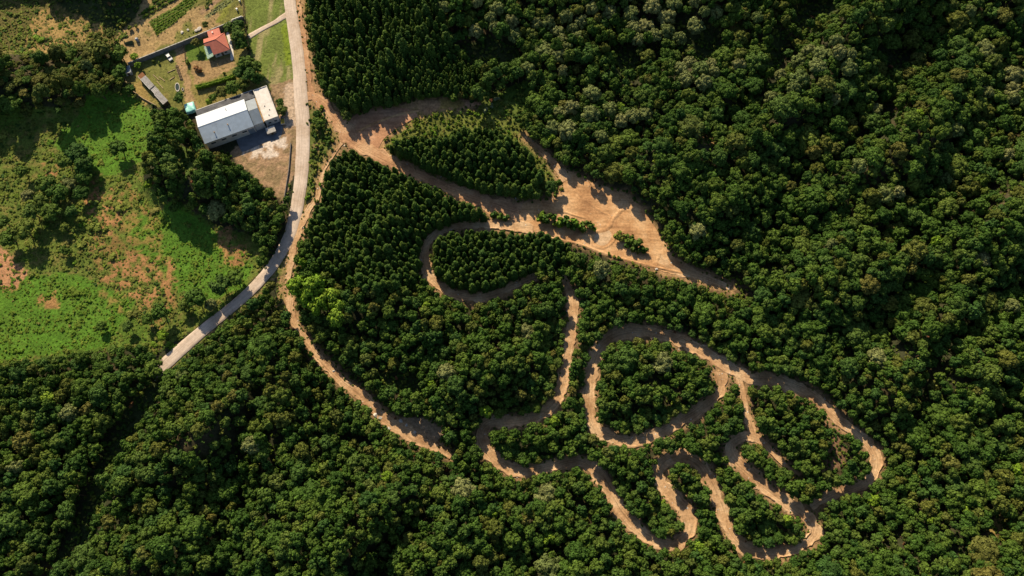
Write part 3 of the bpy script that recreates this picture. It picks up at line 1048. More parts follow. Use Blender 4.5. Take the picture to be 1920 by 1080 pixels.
M_BLOCK = mask_of(NOTREE)
M_NOCROWN = mask_of([YARD, SHEDZONE, APRON, FIELD, CLEARING, CLAY, GARDEN, [(1060, 305), (1120, 330), (1180, 345), (1215, 375), (1245, 430), (1268, 478), (1230, 450), (1180, 380), (1100, 345)], [(1230, 480), (1280, 484), (1380, 524), (1378, 556), (1300, 534), (1180, 500), (1060, 460), (1060, 440)]])
ISLE3 = [(706, 284), (760, 232), (800, 216), (862, 206), (905, 198), (960, 222), (1000, 262), (1040, 305), (1056, 345), (990, 372), (900, 362), (800, 332)]
M_NOBROAD = mask_of([ISLE3, [(455, 545), (492, 522), (400, 605), (310, 692), (280, 662), (400, 582)], [(1250, 500), (1380, 520), (1410, 556), (1390, 575), (1240, 528)]])
M_CON = mask_of(CON)
M_LOW = mask_of(LOW)
M_GAP = mask_of(GAPS)
M_PALE = mask_of(PALE)
M_BRIGHT = mask_of(BRIGHT)
M_DRY = mask_of(DRY)


def blocked(px, py):
    return ps(M_BLOCK, px, py)


TREES = []          # x, y, z, kind, variant, s, sz, rot, px, py, screen size


def try_tree(x, y, kind, s, sz, k, force=False):
    v = random.randrange(len(PROTO[kind]))
    p = PROTO[kind][v]
    h = p['H'] * sz
    r = p['R'] * s
    z0 = tz(x, y)
    bx, by, _ = proj(x, y, z0)
    cx, cy, dep = proj(x, y, z0 + 0.66 * h)
    if not force:
        if blocked(bx, by):
            return False
        rp = r * FPX / dep
        if kind != 'conifer' and (ps(M_NOCROWN, cx, cy) or ps(M_NOCROWN, cx, cy - 0.6 * rp)):
            return False
        if ps(SDF, bx, by) < 3 or ps(SDF, cx, cy) < (0.75 if ps(SDF_DIRT, cx, cy) > ps(SDF, cx, cy) else 0.5) * rp:
            return False
        if not near_ok(x, y, r, k):
            return False
    put(x, y, r)
    TREES.append((x, y, z0 - 0.2, kind, v, s, sz, random.uniform(0, 6.28), cx, cy, r / dep))
    return True


def base_for(cx, cy, h):
    """ground point whose crown (at 0.66 h) shows at this pixel"""
    p = at(cx, cy, 0.66 * h)
    return p.x, p.y


# single trees that stand on their own: crown centre in the photo, radius in pixels, kind, label
SOLO = [
    (142, 286, 21, 'big', 'tall dark tree at the top of the meadow tree clump'),
    (158, 308, 17, 'mid', 'dark tree on the right edge of the meadow tree clump'),
    (122, 302, 15, 'mid', 'dark tree left of the tallest tree in the meadow clump'),
    (160, 334, 13, 'mid', 'slim dark tree at the middle right of the meadow clump'),
    (86, 344, 17, 'mid', 'dark round tree at the left shoulder of the meadow clump'),
    (108, 362, 18, 'mid', 'broad dark tree in the heart of the meadow clump'),
    (78, 378, 15, 'mid', 'dark tree at the lower left of the meadow clump'),
    (52, 366, 12, 'bigpale', 'pale small tree at the far left of the meadow clump'),
    (96, 398, 16, 'mid', 'dark tree at the bottom of the meadow clump'),
    (128, 345, 14, 'bigpale', 'pale grey-green tree inside the meadow clump'),
    (152, 362, 14, 'mid', 'leafy tree at the lower right of the meadow clump'),
    (134, 398, 11, 'mid', 'small tree below the meadow clump on its right'),
    (60, 398, 15, 'mid', 'dark tree between the meadow clump and the left frame edge'),
    (44, 432, 19, 'mid', 'big dark tree at the left above the orange earth patch'),
    (18, 446, 15, 'mid', 'dark tree beside the frame edge above the orange earth patch'),
    (122, 428, 9, 'mid', 'small dark tree alone below the meadow clump'),
    (122, 470, 9, 'mid', 'small round tree alone in the meadow right of the orange earth patch'),
    (42, 322, 11, 'mid', 'small dark tree alone at the left of the meadow clump'),
    (222, 276, 15, 'mid', 'lone green tree in the bright upper meadow'),
    (8, 416, 11, 'mid', 'tree touching the left frame edge in mid meadow'),
    (190, 612, 9, 'mid', 'leftmost of three dark trees along the lower meadow edge'),
    (240, 612, 10, 'mid', 'middle of three dark trees along the lower meadow edge'),
    (276, 598, 10, 'mid', 'rightmost of three dark trees along the lower meadow edge'),
    (300, 586, 15, 'mid', 'rounded tree at the right end of the lower meadow edge'),
    (394, 570, 12, 'bigpale', 'pale grey-green tree standing beside the paved road'),
    (366, 560, 17, 'mid', 'dark tree left of the pale roadside tree'),
    (346, 574, 11, 'mid', 'smaller dark tree near the pale roadside tree'),
    (412, 534, 18, 'mid', 'broad green tree above the pale roadside tree'),
    (440, 520, 15, 'mid', 'green tree between the road and the bright meadow'),
    (305, 628, 10, 'lime', 'feathery tree near the lower end of the paved road'),
    (367, 80, 8, 'olive', 'small olive tree on the lawn left of the red roofed house'),
    (430, 52, 10, 'mid', 'dark tree behind the red roofed house by the wall'),
    (447, 48, 10, 'mid', 'dark tree in the walled corner right of the red roofed house'),
    (446, 66, 14, 'mid', 'big dark tree right of the red roofed house'),
    (452, 82, 11, 'mid', 'dark tree at the lower right of the red roofed house'),
    (460, 118, 13, 'mid', 'top tree of the green clump above the warehouse'),
    (478, 126, 12, 'mid', 'right tree of the green clump above the warehouse'),
    (450, 136, 12, 'mid', 'left tree of the green clump above the warehouse'),
    (470, 142, 14, 'mid', 'biggest tree of the green clump above the warehouse'),
    (484, 148, 11, 'mid', 'lower right tree of the green clump above the warehouse'),
    (456, 158, 12, 'olive', 'olive tree in the row along the top of the warehouse'),
    (436, 164, 13, 'mid', 'round tree in the row along the top of the warehouse'),
    (416, 172, 11, 'olive', 'rounded olive tree left in the row along the warehouse'),
    (400, 182, 8, 'mid', 'small bush-like tree at the left end of the warehouse row'),
    (392, 190, 6, 'lime', 'small light green tree near the turquoise tarpaulin'),
    (335, 184, 10, 'mid', 'dark round tree left of the turquoise tarpaulin'),
    (306, 216, 9, 'mid', 'dark tree below the end of the long narrow shed'),
    (324, 217, 13, 'mid', 'dark tree below the turquoise tarpaulin'),
    (525, 192, 8, 'mid', 'small tree between the flat concrete roof and the road'),
    (529, 206, 10, 'olive', 'bushy tree at the right end of the flat concrete roof'),
    (252, 106, 7, 'lime', 'bright green tree over the left end of the long wall'),
    (258, 122, 6, 'lime', 'bright green bush tree beside the small grey shed'),
    (594, 214, 7, 'mid', 'small dark tree between paved road and red junction'),
    (598, 232, 10, 'mid', 'dark tree on the verge triangle right of the road'),
    (592, 226, 7, 'mid', 'low dark tree nearest the road on the verge triangle'),
    (385, 46, 6, 'olive', 'small round tree behind the long wall near the house'),
    (206, 62, 10, 'olive', 'round olive tree at the edge of the dark upper wood'),
    (184, 70, 9, 'olive', 'narrow olive tree left of the round one by the upper wood'),
    (192, 98, 17, 'olive', 'large olive tree left of the small grey shed'),
    (222, 100, 15, 'mid', 'dark tree beside the left end of the long wall'),
    (560, 540, 15, 'lime', 'bright lime tree at the upper left of the lime group'),
    (592, 540, 16, 'lime', 'bright lime tree at the top of the lime group'),
    (575, 556, 15, 'lime', 'bright lime tree nearest the dirt path'),
    (622, 562, 14, 'lime', 'bright lime tree at the right of the lime group'),
    (600, 574, 15, 'lime', 'bright lime tree in the middle of the lime group'),
    (638, 582, 11, 'lime', 'small bright lime tree at the far right of the lime group'),
    (594, 596, 15, 'mid', 'darker green tree below the lime group'),
    (634, 602, 12, 'lime', 'lime-tipped tree at the bottom of the lime group'),
    (290, 690, 17, 'mid', 'dark tree hanging over the lower end of the paved road'),
    (322, 706, 14, 'mid', 'tree just below the lower end of the paved road'),
    (1212, 182, 12, 'mid', 'dark tree standing in the grassy opening above the long pale crowns'),
    (1000, 190, 14, 'mid', 'dark tree right of the grassy opening above the plantation island'),
    (938, 160, 10, 'mid', 'tree at the top of the grassy opening'),
    (850, 185, 8, 'mid', 'small tree on the upper edge of the red clearing'),
]
SOLO_OBJ = []
for (cx, cy, rp, kind, lab) in SOLO:
    v = random.randrange(len(PROTO[kind]))
    p = PROTO[kind][v]
    pos = at(cx, cy, 3)
    mpp = (at(cx + 1, cy) - at(cx, cy)).length
    s = rp * mpp * 1.08 / p['R']
    sz = s * (0.74 if s > 0.7 else 0.85)
    if kind == 'lime' and 540 < cx < 660 and cy > 520:
        s *= 1.2
        sz = s * 1.25
    h = p['H'] * sz
    x, y = base_for(cx, cy, h)
    put(x, y, p['R'] * s * (1.05 if kind == 'lime' else 0.8))
    SOLO_OBJ.append(((x, y, tz(x, y) - 0.15, kind, v, s, sz, random.uniform(0, 6.28)), lab))

# conifer blocks: dense planted rows
for ci_, poly in enumerate(CON):
    ax = [q[0] for q in poly]
    ay = [q[1] for q in poly]
    tries = 0
    cand = []
    for _ in range(9000 if ci_ < 2 else 4500):
        cand.append((random.uniform(min(ax), max(ax)), random.uniform(min(ay), max(ay))))
    for (cx, cy) in cand:
        if not sinpoly(cx, cy, poly):
            continue
        hs = random.triangular(0.6, 1.15, 0.98) * (1.05 if ci_ == 0 else (0.85 if ci_ == 3 else 0.95))
        if cx > 735 and ci_ == 0 and cy > 105:
            hs *= 0.62
        x, y = base_for(cx, cy, 11.0 * hs)
        sxy = hs * random.uniform(0.85, 1.35) * (1.1 if ci_ else 1.0)
        if ps(SDF_JUNC, *proj(x, y, 0)[:2]) < 0:
            continue
        try_tree(x, y, 'conifer', sxy, hs, 0.58 if ci_ == 0 else 0.55)

# broadleaf forest everywhere else
def in_any(px, py, polys):
    return any(inpoly(px, py, p) for p in polys)


def forest_pass(n, k, sizes, kinds_fn):
    for _ in range(n):
        y = random.uniform(-32, 270)
        x = random.uniform(-1, 1) * (192 + max(0, y) * 0.235 + 14)
        bx, by, _d = proj(x, y, 0.0)
        kind, s, sz = kinds_fn(x, y, bx, by)
        if kind is None:
            continue
        p = PROTO[kind][0]
        cx, cy, _d = proj(x, y, 0.66 * p['H'] * sz)
        if ps(M_CON, cx, cy):
            continue
        if ps(SDF_PATHSIDE, bx, by) < 0 or ps(M_NOBROAD, bx, by):
            continue
        d = ps(SDF, bx, by)
        if ps(M_LOW, bx, by) and d < 45:
            sz *= 0.52
            s *= 0.85
        elif d < 24:
            sz *= 0.90
        try_tree(x, y, kind, s, sz, k)


def big_kind(x, y, bx, by):
    cx, cy = bx, by - 22
    if ps(M_PALE, cx, cy):
        return 'bigpale', random.uniform(0.7, 1.15), random.uniform(0.85, 1.1)
    lim = 0.42 if bx > 940 and by < 640 else 0.08
    if by > 700 and bx < 900:
        lim = 0.10
    if ps(SDF, bx, by) < 40:
        return None, 0, 0
    if random.random() < lim:
        return ('bigpale' if random.random() < 0.10 else ('bigolive' if random.random() < 0.25 else 'big')), random.triangular(0.5, 1.45, 0.75), random.uniform(0.8, 1.2)
    return None, 0, 0


def mid_kind(x, y, bx, by):
    n = (sfbm(x / 22, y / 22, 61))
    o = (sfbm(x / 30, y / 30, 91))
    n = min(1.0, max(0.0, (n - 0.5) * 2.0 + 0.5))
    rid = abs(sfbm(x / 34 + 7, y / 34, 211) - 0.5)
    if (rid < 0.014 or (ps(VD, bx, by) < 9 and random.random() < 0.8)) and ps(SDF, bx, by) > 40:
        return None, 0, 0
    u2 = random.random()
    s = random.uniform(0.52, 1.08) * (0.85 + 0.35 * n) * (1.3 if u2 > 0.88 else 1.0)
    sz = random.uniform(0.8, 1.2) * (0.62 + 0.75 * n) * (1.15 if u2 > 0.88 else 1.0)
    if ps(SDF, bx, by) < 60:
        sz = random.uniform(0.95, 1.25)
        s = random.uniform(0.6, 1.05)
    u = random.random()
    if by < 250 and bx < 270:
        kind = 'olive' if u < 0.75 else 'mid'
        sz *= 0.66
    elif o > 0.56:
        kind = 'olive' if u < 0.16 else 'mid'
    else:
        kind = 'olive' if u < 0.06 else 'mid'
    if u > 0.992:
        kind = 'lime'
    return kind, s, sz


def small_kind(x, y, bx, by):
    kind, s, sz = mid_kind(x, y, bx, by)
    return kind, s * 0.66, sz * 0.72


forest_pass(9000, 0.66, None, big_kind)
forest_pass(34000, 0.55, None, mid_kind)
forest_pass(26000, 0.52, None, small_kind)

for cx in range(-10, 262, 13):
    w = at(cx + random.uniform(-4, 4), -14 - random.uniform(0, 14) - (26 if cx < 90 else 0))
    try_tree(w.x, w.y, 'big', random.uniform(0.8, 1.0), random.uniform(1.25, 1.5), 0.5, True)

# ---------------------------------------------------------------- individuals and masses
STANDS = [
    ('round', [(1112, 650), (1150, 625), (1230, 630), (1330, 680), (1345, 720), (1300, 770), (1200, 815), (1115, 800)], 'green tree inside the round dirt loop', 'trees inside the round dirt loop'),
    ('right', [(1402, 705), (1500, 725), (1552, 780), (1540, 860), (1480, 890), (1430, 820)], 'green tree on the right wooded island', 'trees on the right wooded island'),
    ('tongue', [(910, 805), (1050, 790), (1110, 815), (1120, 855), (1000, 870), (930, 855)], 'green tree on the left wooded tongue', 'trees on the left wooded tongue'),
    ('neck', [(1220, 880), (1300, 870), (1325, 960), (1290, 940), (1250, 910)], 'low green tree inside the small lower hairpin', 'trees inside the small lower hairpin'),
]
DEFAULT = [
    (lambda x, y: x < 480 and y > 640, 'round crowned tree of the lower left forest', 'large trees of the lower left forest'),
    (lambda x, y: x < 900 and y > 700, 'round crowned forest tree below the orange path', 'large trees below the orange path'),
    (lambda x, y: x < 1320 and y > 880, 'round crowned forest tree below the winding track', 'large trees below the winding track'),
    (lambda x, y: y > 880, 'round crowned tree of the lower right forest', 'large trees of the lower right corner'),
    (lambda x, y: x > 1400 and y > 450, 'round crowned tree of the right forest', 'large trees of the right forest'),
    (lambda x, y: x < 560 and y < 500, 'broad crowned tree left of the paved road', 'broad trees of the left wood'),
    (lambda x, y: x > 940 and y < 300, 'spreading tree of the upper right forest', 'big trees of the upper right forest'),
    (lambda x, y: x > 1200, 'spreading forest tree right of the bare clearing', 'big trees right of the bare clearing'),
    (lambda x, y: True, 'green tree of the middle woodland', 'large trees of the middle woodland'),
]
CLAB = [('dark conifer of the top plantation', 'conifers of the top plantation'), ('rounded conifer of the middle plantation', 'conifers of the middle plantation'), ('conifer of the wooded clearing island', 'conifers of the clearing island'), ('conifer inside the first hairpin', 'conifers inside the first hairpin')]

MARKS = [(560, 60, 'near the top of the paved road'), (600, 190, 'near the red road junction'), (760, 195, 'along the red clearing'), (640, 262, 'at the tip of the middle plantation'), (600, 380, 'beside the fork of road and path'), (545, 540, 'near the bright lime trees'), (690, 760, 'near the pale rocks'), (830, 850, 'near the lower end of the path'), (780, 320, 'along the reddish track'), (930, 400, 'near the little tip island'), (1060, 345, 'at the top of the bare clearing'), (1230, 470, 'by the narrow end of the bare clearing'), (800, 490, 'by the first hairpin bend'), (890, 550, 'below the first hairpin bend'), (1065, 640, 'beside the straight shaded track'), (905, 800, 'by the left hairpin bend'), (1110, 720, 'by the left arm of the round loop'), (1180, 640, 'by the top of the round loop'), (1180, 815, 'by the sunlit bottom of the round loop'), (1340, 720, 'by the track junction of the loop'), (1500, 735, 'under the upper right arm of the loop'), (1640, 860, 'by the far right bend'), (1290, 985, 'by the lowest sandy bend'), (1430, 1030, 'by the bottom right hairpin'), (150, 850, 'left of the dark gully'), (230, 850, 'right of the dark gully'), (300, 690, 'near the lower end of the paved road'), (60, 740, 'below the open meadow'), (450, 1000, 'at the bottom edge left of centre'), (700, 1000, 'at the bottom edge near the centre'), (960, 1000, 'left of the lowest bend'), (1700, 600, 'deep in the right forest'), (1850, 900, 'near the right frame edge low down'), (1850, 400, 'near the right frame edge halfway up'), (1850, 100, 'in the upper right corner'), (1500, 120, 'near the top edge right of centre'), (1150, 60, 'at the top edge above the pale crowns'), (900, 40, 'right of the top plantation'), (940, 110, 'around the dark opening beside the plantation'), (1100, 220, 'above the bare clearing'), (1400, 400, 'right of the bare clearing'), (1500, 560, 'between clearing and right forest'), (330, 330, 'in the wood right of the meadow'), (440, 400, 'below the concrete yard'), (120, 150, 'left of the grey shed')]


def placed(lab, t):
    x, y = t[8], t[9]
    mk = min(MARKS, key=lambda m: (m[0] - x) ** 2 + (m[1] - y) ** 2)[2]
    lean = t[5] / max(0.05, t[6])
    look = 'slim' if lean < 0.85 else ('wide' if lean > 1.25 else '')
    size = 'tall' if t[6] > 1.04 else ('short' if t[6] < 0.8 else '')
    lead = ' '.join(w for w in (size, look) if w)
    for w in ('tall ', 'large ', 'big '):
        if lab.startswith(w):
            lab = lab[len(w):]
    words = ((lead + ' ') if lead else '') + lab + ' ' + mk
    return words if len(words.split()) <= 16 else lab + ' ' + mk


PAL_LAB = 'pale grey-green spreading tree in the upper right forest'
inframe = lambda t: -5 < t[8] < 1925 and -5 < t[9] < 1085
con = [t for t in TREES if t[3] == 'conifer']
brd = [t for t in TREES if t[3] != 'conifer']
con_in = sorted([t for t in con if inframe(t)], key=lambda t: -t[10])
con_solo = con_in[:300]
con_set = set(id(t) for t in con_solo)
n_solo = len(SOLO_OBJ)
isl = [t for t in brd if inframe(t) and any(sinpoly(t[8], t[9], s[1]) for s in STANDS)]
isl_set = set(id(t) for t in isl)
rest = sorted([t for t in brd if inframe(t) and id(t) not in isl_set], key=lambda t: -t[10])
quota = max(0, 300 - n_solo - min(150, len(isl)))
rest_solo = rest[:quota]
sel = set(id(t) for t in isl[:150] + rest_solo)
for it, lab in SOLO_OBJ:
    plant('broadleaf_tree', it, lab, 'tree', 'single trees around the fields and yard')
for t in con_solo:
    for poly, (lab, grp) in zip(CON, CLAB):
        if sinpoly(t[8], t[9], poly):
            break
    plant('conifer_tree', t[:8], placed(lab, t), 'tree', grp)
for t in brd:
    if id(t) not in sel:
        continue
    for nm, poly, lab, grp in STANDS:
        if sinpoly(t[8], t[9], poly):
            break
    else:
        for fn, lab, grp in DEFAULT:
            if fn(t[8], t[9]):
                break
        if t[3] == 'bigpale':
            lab, grp = 'pale ' + lab, 'pale ' + grp
    plant('broadleaf_tree', t[:8], placed(lab, t), 'tree', grp)
BK = ['mid', 'olive', 'lime', 'big', 'bigpale', 'bigolive']
scatter('forest_canopy', [t[:8] for t in brd if id(t) not in sel], BK, 'dense mass of smaller broadleaf trees filling the forest', 'forest')
scatter('conifer_plantation', [t[:8] for t in con if id(t) not in con_set], ['conifer'], 'dense mass of planted conifers behind the nearer ones', 'plantation')
print('TREES', len(TREES), 'conifers', len(con), 'individual', len(con_solo), len(sel), 'island', len(isl))

# low growth
scr = {'meadow': [], 'under': [], 'crop': []}
lowgrid = {}


def low_ok(x, y, d):
    k = (int(x // 2), int(y // 2))
    for i in (-1, 0, 1):
        for j in (-1, 0, 1):
            for (a, b) in lowgrid.get((k[0] + i, k[1] + j), ()):
                if (a - x) ** 2 + (b - y) ** 2 < d * d:
                    return False
    lowgrid.setdefault(k, []).append((x, y))
    return True


def low_item(x, y, kind, s, zf=1.0):
    return (x, y, tz(x, y) - 0.2, kind, random.randrange(len(PROTO[kind])), s, s * zf, random.uniform(0, 6.28))


mp = np.random.default_rng(77)
cand = np.stack([mp.uniform(-20, 560, 46000), mp.uniform(-20, 720, 46000)], -1)
okm = inpoly(cand[:, 0], cand[:, 1], MEADOW) | inpoly(cand[:, 0], cand[:, 1], UPSCRUB) | inpoly(cand[:, 0], cand[:, 1], LOWVERGE)
okm &= samp(SDF, cand[:, 0], cand[:, 1]) > 5
for (cx, cy) in cand[okm]:
    w = at(cx, cy)
    wn_ = (sfbm(w.x / 6, w.y / 6, 141))
    br = ps(M_BRIGHT, cx, cy)
    dr = ps(M_DRY, cx, cy)
    if dr and random.random() < (0.85 if cx < 60 and cy > 430 else 0.4):
        continue
    if wn_ < 0.36 and random.random() < 0.6:
        continue
    if not low_ok(w.x, w.y, 0.72 + 0.5 * sn(w.x / 5, w.y / 5, 333)):
        continue
    s = random.choice([0.3, 0.35, 0.45, 0.55, 0.7, 1.0]) * random.uniform(0.8, 1.2) * (0.45 + 1.1 * wn_)
    if random.random() < 0.05:
        s *= 1.8
    if br:
        s *= 0.72
    kind = 's_bright' if (br and random.random() < 0.92) else ('s_olive' if random.random() < 0.75 else ('s_mid' if random.random() < 0.6 else 's_bright'))
    scr['meadow'].append(low_item(w.x, w.y, kind, s * 1.2, random.uniform(0.28, 0.55)))
cand = np.stack([mp.uniform(-30, 1950, 90000), mp.uniform(-20, 1100, 90000)], -1)
sdv = samp(SDF, cand[:, 0], cand[:, 1])
fence_z = [GARDEN, YARD, FIELD, APRON, SHEDZONE, CLEARING, CLAY, MEADOW, UPSCRUB, BAREHILL]
blk = np.zeros(len(cand), bool)
for p in fence_z:
    blk |= inpoly(cand[:, 0], cand[:, 1], p)
fr = samp(box_blur(box_blur(mask_of([CLEARING, CLAY]).astype(float), 3), 3), cand[:, 0], cand[:, 1])
blk &= ~((fr > 0.1) & (fr < 0.62) & (mp.uniform(0, 1, len(cand)) < 0.6))
okm = (~blk) & (sdv > -1)
for (cx, cy), d in zip(cand[okm], sdv[okm]):
    isl3 = ps(M_NOBROAD, cx, cy)
    nearp = d < 26 or ps(M_GAP, cx, cy) or isl3
    if not nearp and random.random() < 0.45:
        continue
    if d < 9 and random.random() < 0.35:
        continue
    w = at(cx, cy)
    if not low_ok(w.x, w.y, 1.2 if nearp else 1.5):
        continue
    u = random.random()
    kind = 's_mid' if u < 0.62 else ('s_olive' if u < 0.93 else ('s_bright' if u < 0.985 else 's_rust'))
    if isl3:
        kind = 's_bright' if u < 0.35 else ('s_olive' if u < 0.9 else 's_mid')
    scr['under'].append(low_item(w.x, w.y, kind, random.uniform(0.5, 1.3) if d > 8 else random.uniform(0.25, 0.7), 1.0))
scatter('meadow_scrub', scr['meadow'], ['s_mid', 's_olive', 's_bright'], 'low green scrub covering the open meadow', 'scrub')
scatter('undergrowth', scr['under'], ['s_mid', 's_olive', 's_bright', 's_rust'], 'low undergrowth on the forest floor and track edges', 'undergrowth')
print('SCRUB', len(scr['meadow']), len(scr['under']))

exec_small = True
# ---------------------------------------------------------------- shrubs one can count
def shrub(cx, cy, rp, kind, label, group=None, zf=1.0, name='shrub'):
    w = at(cx, cy, 0.5)
    mpp = (at(cx + 1, cy) - at(cx, cy)).length
    v = random.randrange(len(PROTO[kind]))
    s = rp * mpp / PROTO[kind][v]['R']
    it = (w.x, w.y, -0.08, kind, v, s, s * zf, random.uniform(0, 6.28))
    p = PROTO[kind][v]
    o = link(bpy.data.objects.new(name, p['crown']))
    o.location = it[:3]
    o.rotation_euler = (0, 0, it[7])
    o.scale = (s, s, s * zf)
    tag(o, label, 'shrub', group)
    return o


for i, (cx, cy, rp) in enumerate([(1014, 410, 9), (1024, 411, 10), (1035, 412, 9), (1047, 416, 10), (1058, 415, 10), (1069, 419, 10), (1080, 422, 10), (1092, 425, 9), (1104, 427, 9), (1112, 429, 6), (1040, 422, 6), (1074, 428, 6)]):
    shrub(cx, cy + 3 * (i % 2), rp * 1.3, 's_mid' if i % 3 else 's_bright', 'dense green shrub in the long hedge-like island on the bare clearing', 'shrubs of the long clearing island', 1.5)
for i, (cx, cy, rp) in enumerate([(1156, 444, 9), (1165, 449, 8), (1177, 452, 10), (1188, 457, 10), (1198, 462, 10), (1205, 470, 8), (1185, 466, 8), (1174, 461, 7)]):
    shrub(cx, cy, rp * 1.3, 's_olive' if i < 2 else 's_mid', 'dense green shrub on the small oval island of the bare clearing', 'shrubs of the oval clearing island', 1.3)
for i, (cx, cy, rp) in enumerate([(926, 402, 8), (938, 405, 9), (949, 408, 8)]):
    shrub(cx, cy, rp * 1.25, 's_mid', 'dark shrub on the little island where hairpin track leaves the clearing', 'shrubs of the little tip island', 1.1)
for (cx, cy, rp, lab) in [(910, 207, 8, 'pale round shrub lowest of the three in the grassy opening'), (922, 199, 6, 'pale round shrub middle of the three in the grassy opening'), (931, 186, 7, 'pale round shrub topmost of the three in the grassy opening')]:
    shrub(cx, cy, rp, 's_grey', lab, 'pale round shrubs in the opening', 1.1)
shrub(371, 131, 10, 's_rust', 'reddish brown rounded shrub in the yard below the house', None, 0.9)
shrub(421, 137, 4, 's_mid', 'small dark shrub on the bare plot above the hedge', None, 1.3)
for (cx, cy, rp, lab) in [(289, 116, 4, 'small shrub left of a pair in the yard below the long wall'), (298, 118, 4, 'small shrub right of a pair in the yard below the long wall'), (351, 118, 7, 'dark shrub at the lower left corner of the lawn'), (233, 46, 5, 'shrub leftmost of three in the tan field corner'), (243, 52, 6, 'shrub middle of three in the tan field corner'), (254, 49, 5, 'shrub rightmost of three in the tan field corner')]:
    shrub(cx, cy, rp, 's_mid' if rp > 6 else 's_olive', lab, 'small garden shrubs', 1.2)
for i in range(60):
    u = i / 33.0
    shrub(606 - 26 * u + random.uniform(-6, 6) if False else 576 + random.uniform(0, 1) * (34 + 20 * min(1, (i % 9) / 6)), 195 + 200 * u, random.uniform(3, 7), random.choice(['s_olive', 's_mid', 's_bright']), 'low bush on the verge strip between paved road and middle plantation', 'bushes of the road verge', 1.0)

# ---------------------------------------------------------------- buildings
M['sheet'] = plain('roof_sheet_light', (0.56, 0.63, 0.71), rough=0.45, var=0.10, scale=0.6, stain=(0.42, 0.43, 0.44), spec=0.4)
M['sheet_shade_tint'] = plain('roof_sheet_shade_tint', (0.36, 0.45, 0.56), rough=0.5, var=0.14, scale=0.6, stain=(0.26, 0.30, 0.35), spec=0.3)  # darker copy of the pale roof sheet: south slope's shade painted into its colour
M['sheet_blue'] = plain('roof_sheet_blue', (0.19, 0.24, 0.30), rough=0.5, var=0.18, scale=0.6, spec=0.3)
M['slate'] = plain('annex_roof', (0.075, 0.08, 0.095), rough=0.7, var=0.45, scale=0.5, stain=(0.16, 0.16, 0.17))
M['render'] = plain('rendered_wall', (0.62, 0.60, 0.56), var=0.15, scale=0.8, stain=(0.4, 0.37, 0.33))
M['wall_grey'] = plain('block_wall', (0.22, 0.21, 0.20), var=0.3, scale=0.9, stain=(0.16, 0.15, 0.13))
M['concrete'] = plain('flat_roof_concrete', (0.74, 0.70, 0.65), var=0.16, scale=0.7, stain=(0.42, 0.37, 0.32))
M['rust'] = plain('rusty_gutter', (0.50, 0.30, 0.12), var=0.6, scale=2.0, stain=(0.13, 0.07, 0.03))
M['red_roof'] = plain('red_roof', (0.50, 0.165, 0.115), rough=0.7, var=0.16, scale=0.9, stain=(0.42, 0.12, 0.08))
M['green_roof'] = plain('pale_green_roof', (0.33, 0.48, 0.38), rough=0.6, var=0.12, scale=1.0)
M['fibre'] = plain('fibre_cement', (0.48, 0.46, 0.43), var=0.25, scale=1.5, stain=(0.30, 0.27, 0.23))
M['rusty'] = plain('rusty_sheet', (0.36, 0.17, 0.08), var=0.4, scale=2.5)
M['turq'] = plain('turquoise_tarp', (0.33, 0.74, 0.68), rough=0.45, var=0.15, scale=1.5, bump_d=0.1, spec=0.4)
M['white'] = plain('white_paint', (0.80, 0.79, 0.76), rough=0.4, var=0.06, scale=2.0, spec=0.4)
M['glass'] = plain('dark_glass', (0.03, 0.04, 0.05), rough=0.12, var=0.1, scale=1.0, spec=0.6)
M['tyre'] = plain('tyre_rubber', (0.02, 0.02, 0.02), var=0.1)
M['wood'] = plain('weathered_wood', (0.44, 0.33, 0.20), var=0.3, scale=3.0)
M['dark_wood'] = plain('dark_wood', (0.10, 0.075, 0.05), var=0.3, scale=3.0)
M['yellow'] = plain('yellow_load', (0.55, 0.40, 0.07), var=0.3, scale=3.0)
M['water'] = plain('pond_water', (0.03, 0.05, 0.04), rough=0.08, var=0.2, spec=0.6)
M['stone'] = plain('pale_stone', (0.58, 0.54, 0.48), var=0.25, scale=2.0, bump_d=0.08)
M['tent'] = plain('green_tarp', (0.07, 0.11, 0.06), var=0.25, scale=2.0)
M['soil_dark'] = plain('bed_soil', (0.07, 0.05, 0.03), var=0.3, scale=3.0)
M['lamp'] = plain('lamp_lens', (0.8, 0.8, 0.78), rough=0.15, var=0.02, spec=0.6)


def ribbed(mb, p0, p1, q0, q1, th, ribs, rib_h=0.07, rib_w=0.10):
    """roof sheet p0-p1 (upper edge) to q0-q1 (lower edge), with standing seams down the slope"""
    p0, p1, q0, q1 = map(Vector, (p0, p1, q0, q1))
    nrm = (p1 - p0).cross(q0 - p0)
    if nrm.z < 0:
        nrm = -nrm
    nrm.normalize()
    quad = [p0, q0, q1, p1]
    if (q0 - p0).cross(q1 - p0).z < 0:
        quad = [p0, p1, q1, q0]
    mb.slab(quad, th)
    for k in range(ribs):
        f = (k + 0.5) / ribs
        w = rib_w / max(0.1, (p1 - p0).length)
        a, b = p0.lerp(p1, f - w / 2), p0.lerp(p1, f + w / 2)
        c, d = q0.lerp(q1, f - w / 2), q0.lerp(q1, f + w / 2)
        top = [a + nrm * rib_h, b + nrm * rib_h, d + nrm * rib_h, c + nrm * rib_h]
        base = [a + nrm * 0.003, b + nrm * 0.003, d + nrm * 0.003, c + nrm * 0.003]
        mb.add(top + base, [(0, 1, 2, 3), (0, 4, 5, 1), (1, 5, 6, 2), (2, 6, 7, 3), (3, 7, 4, 0)])


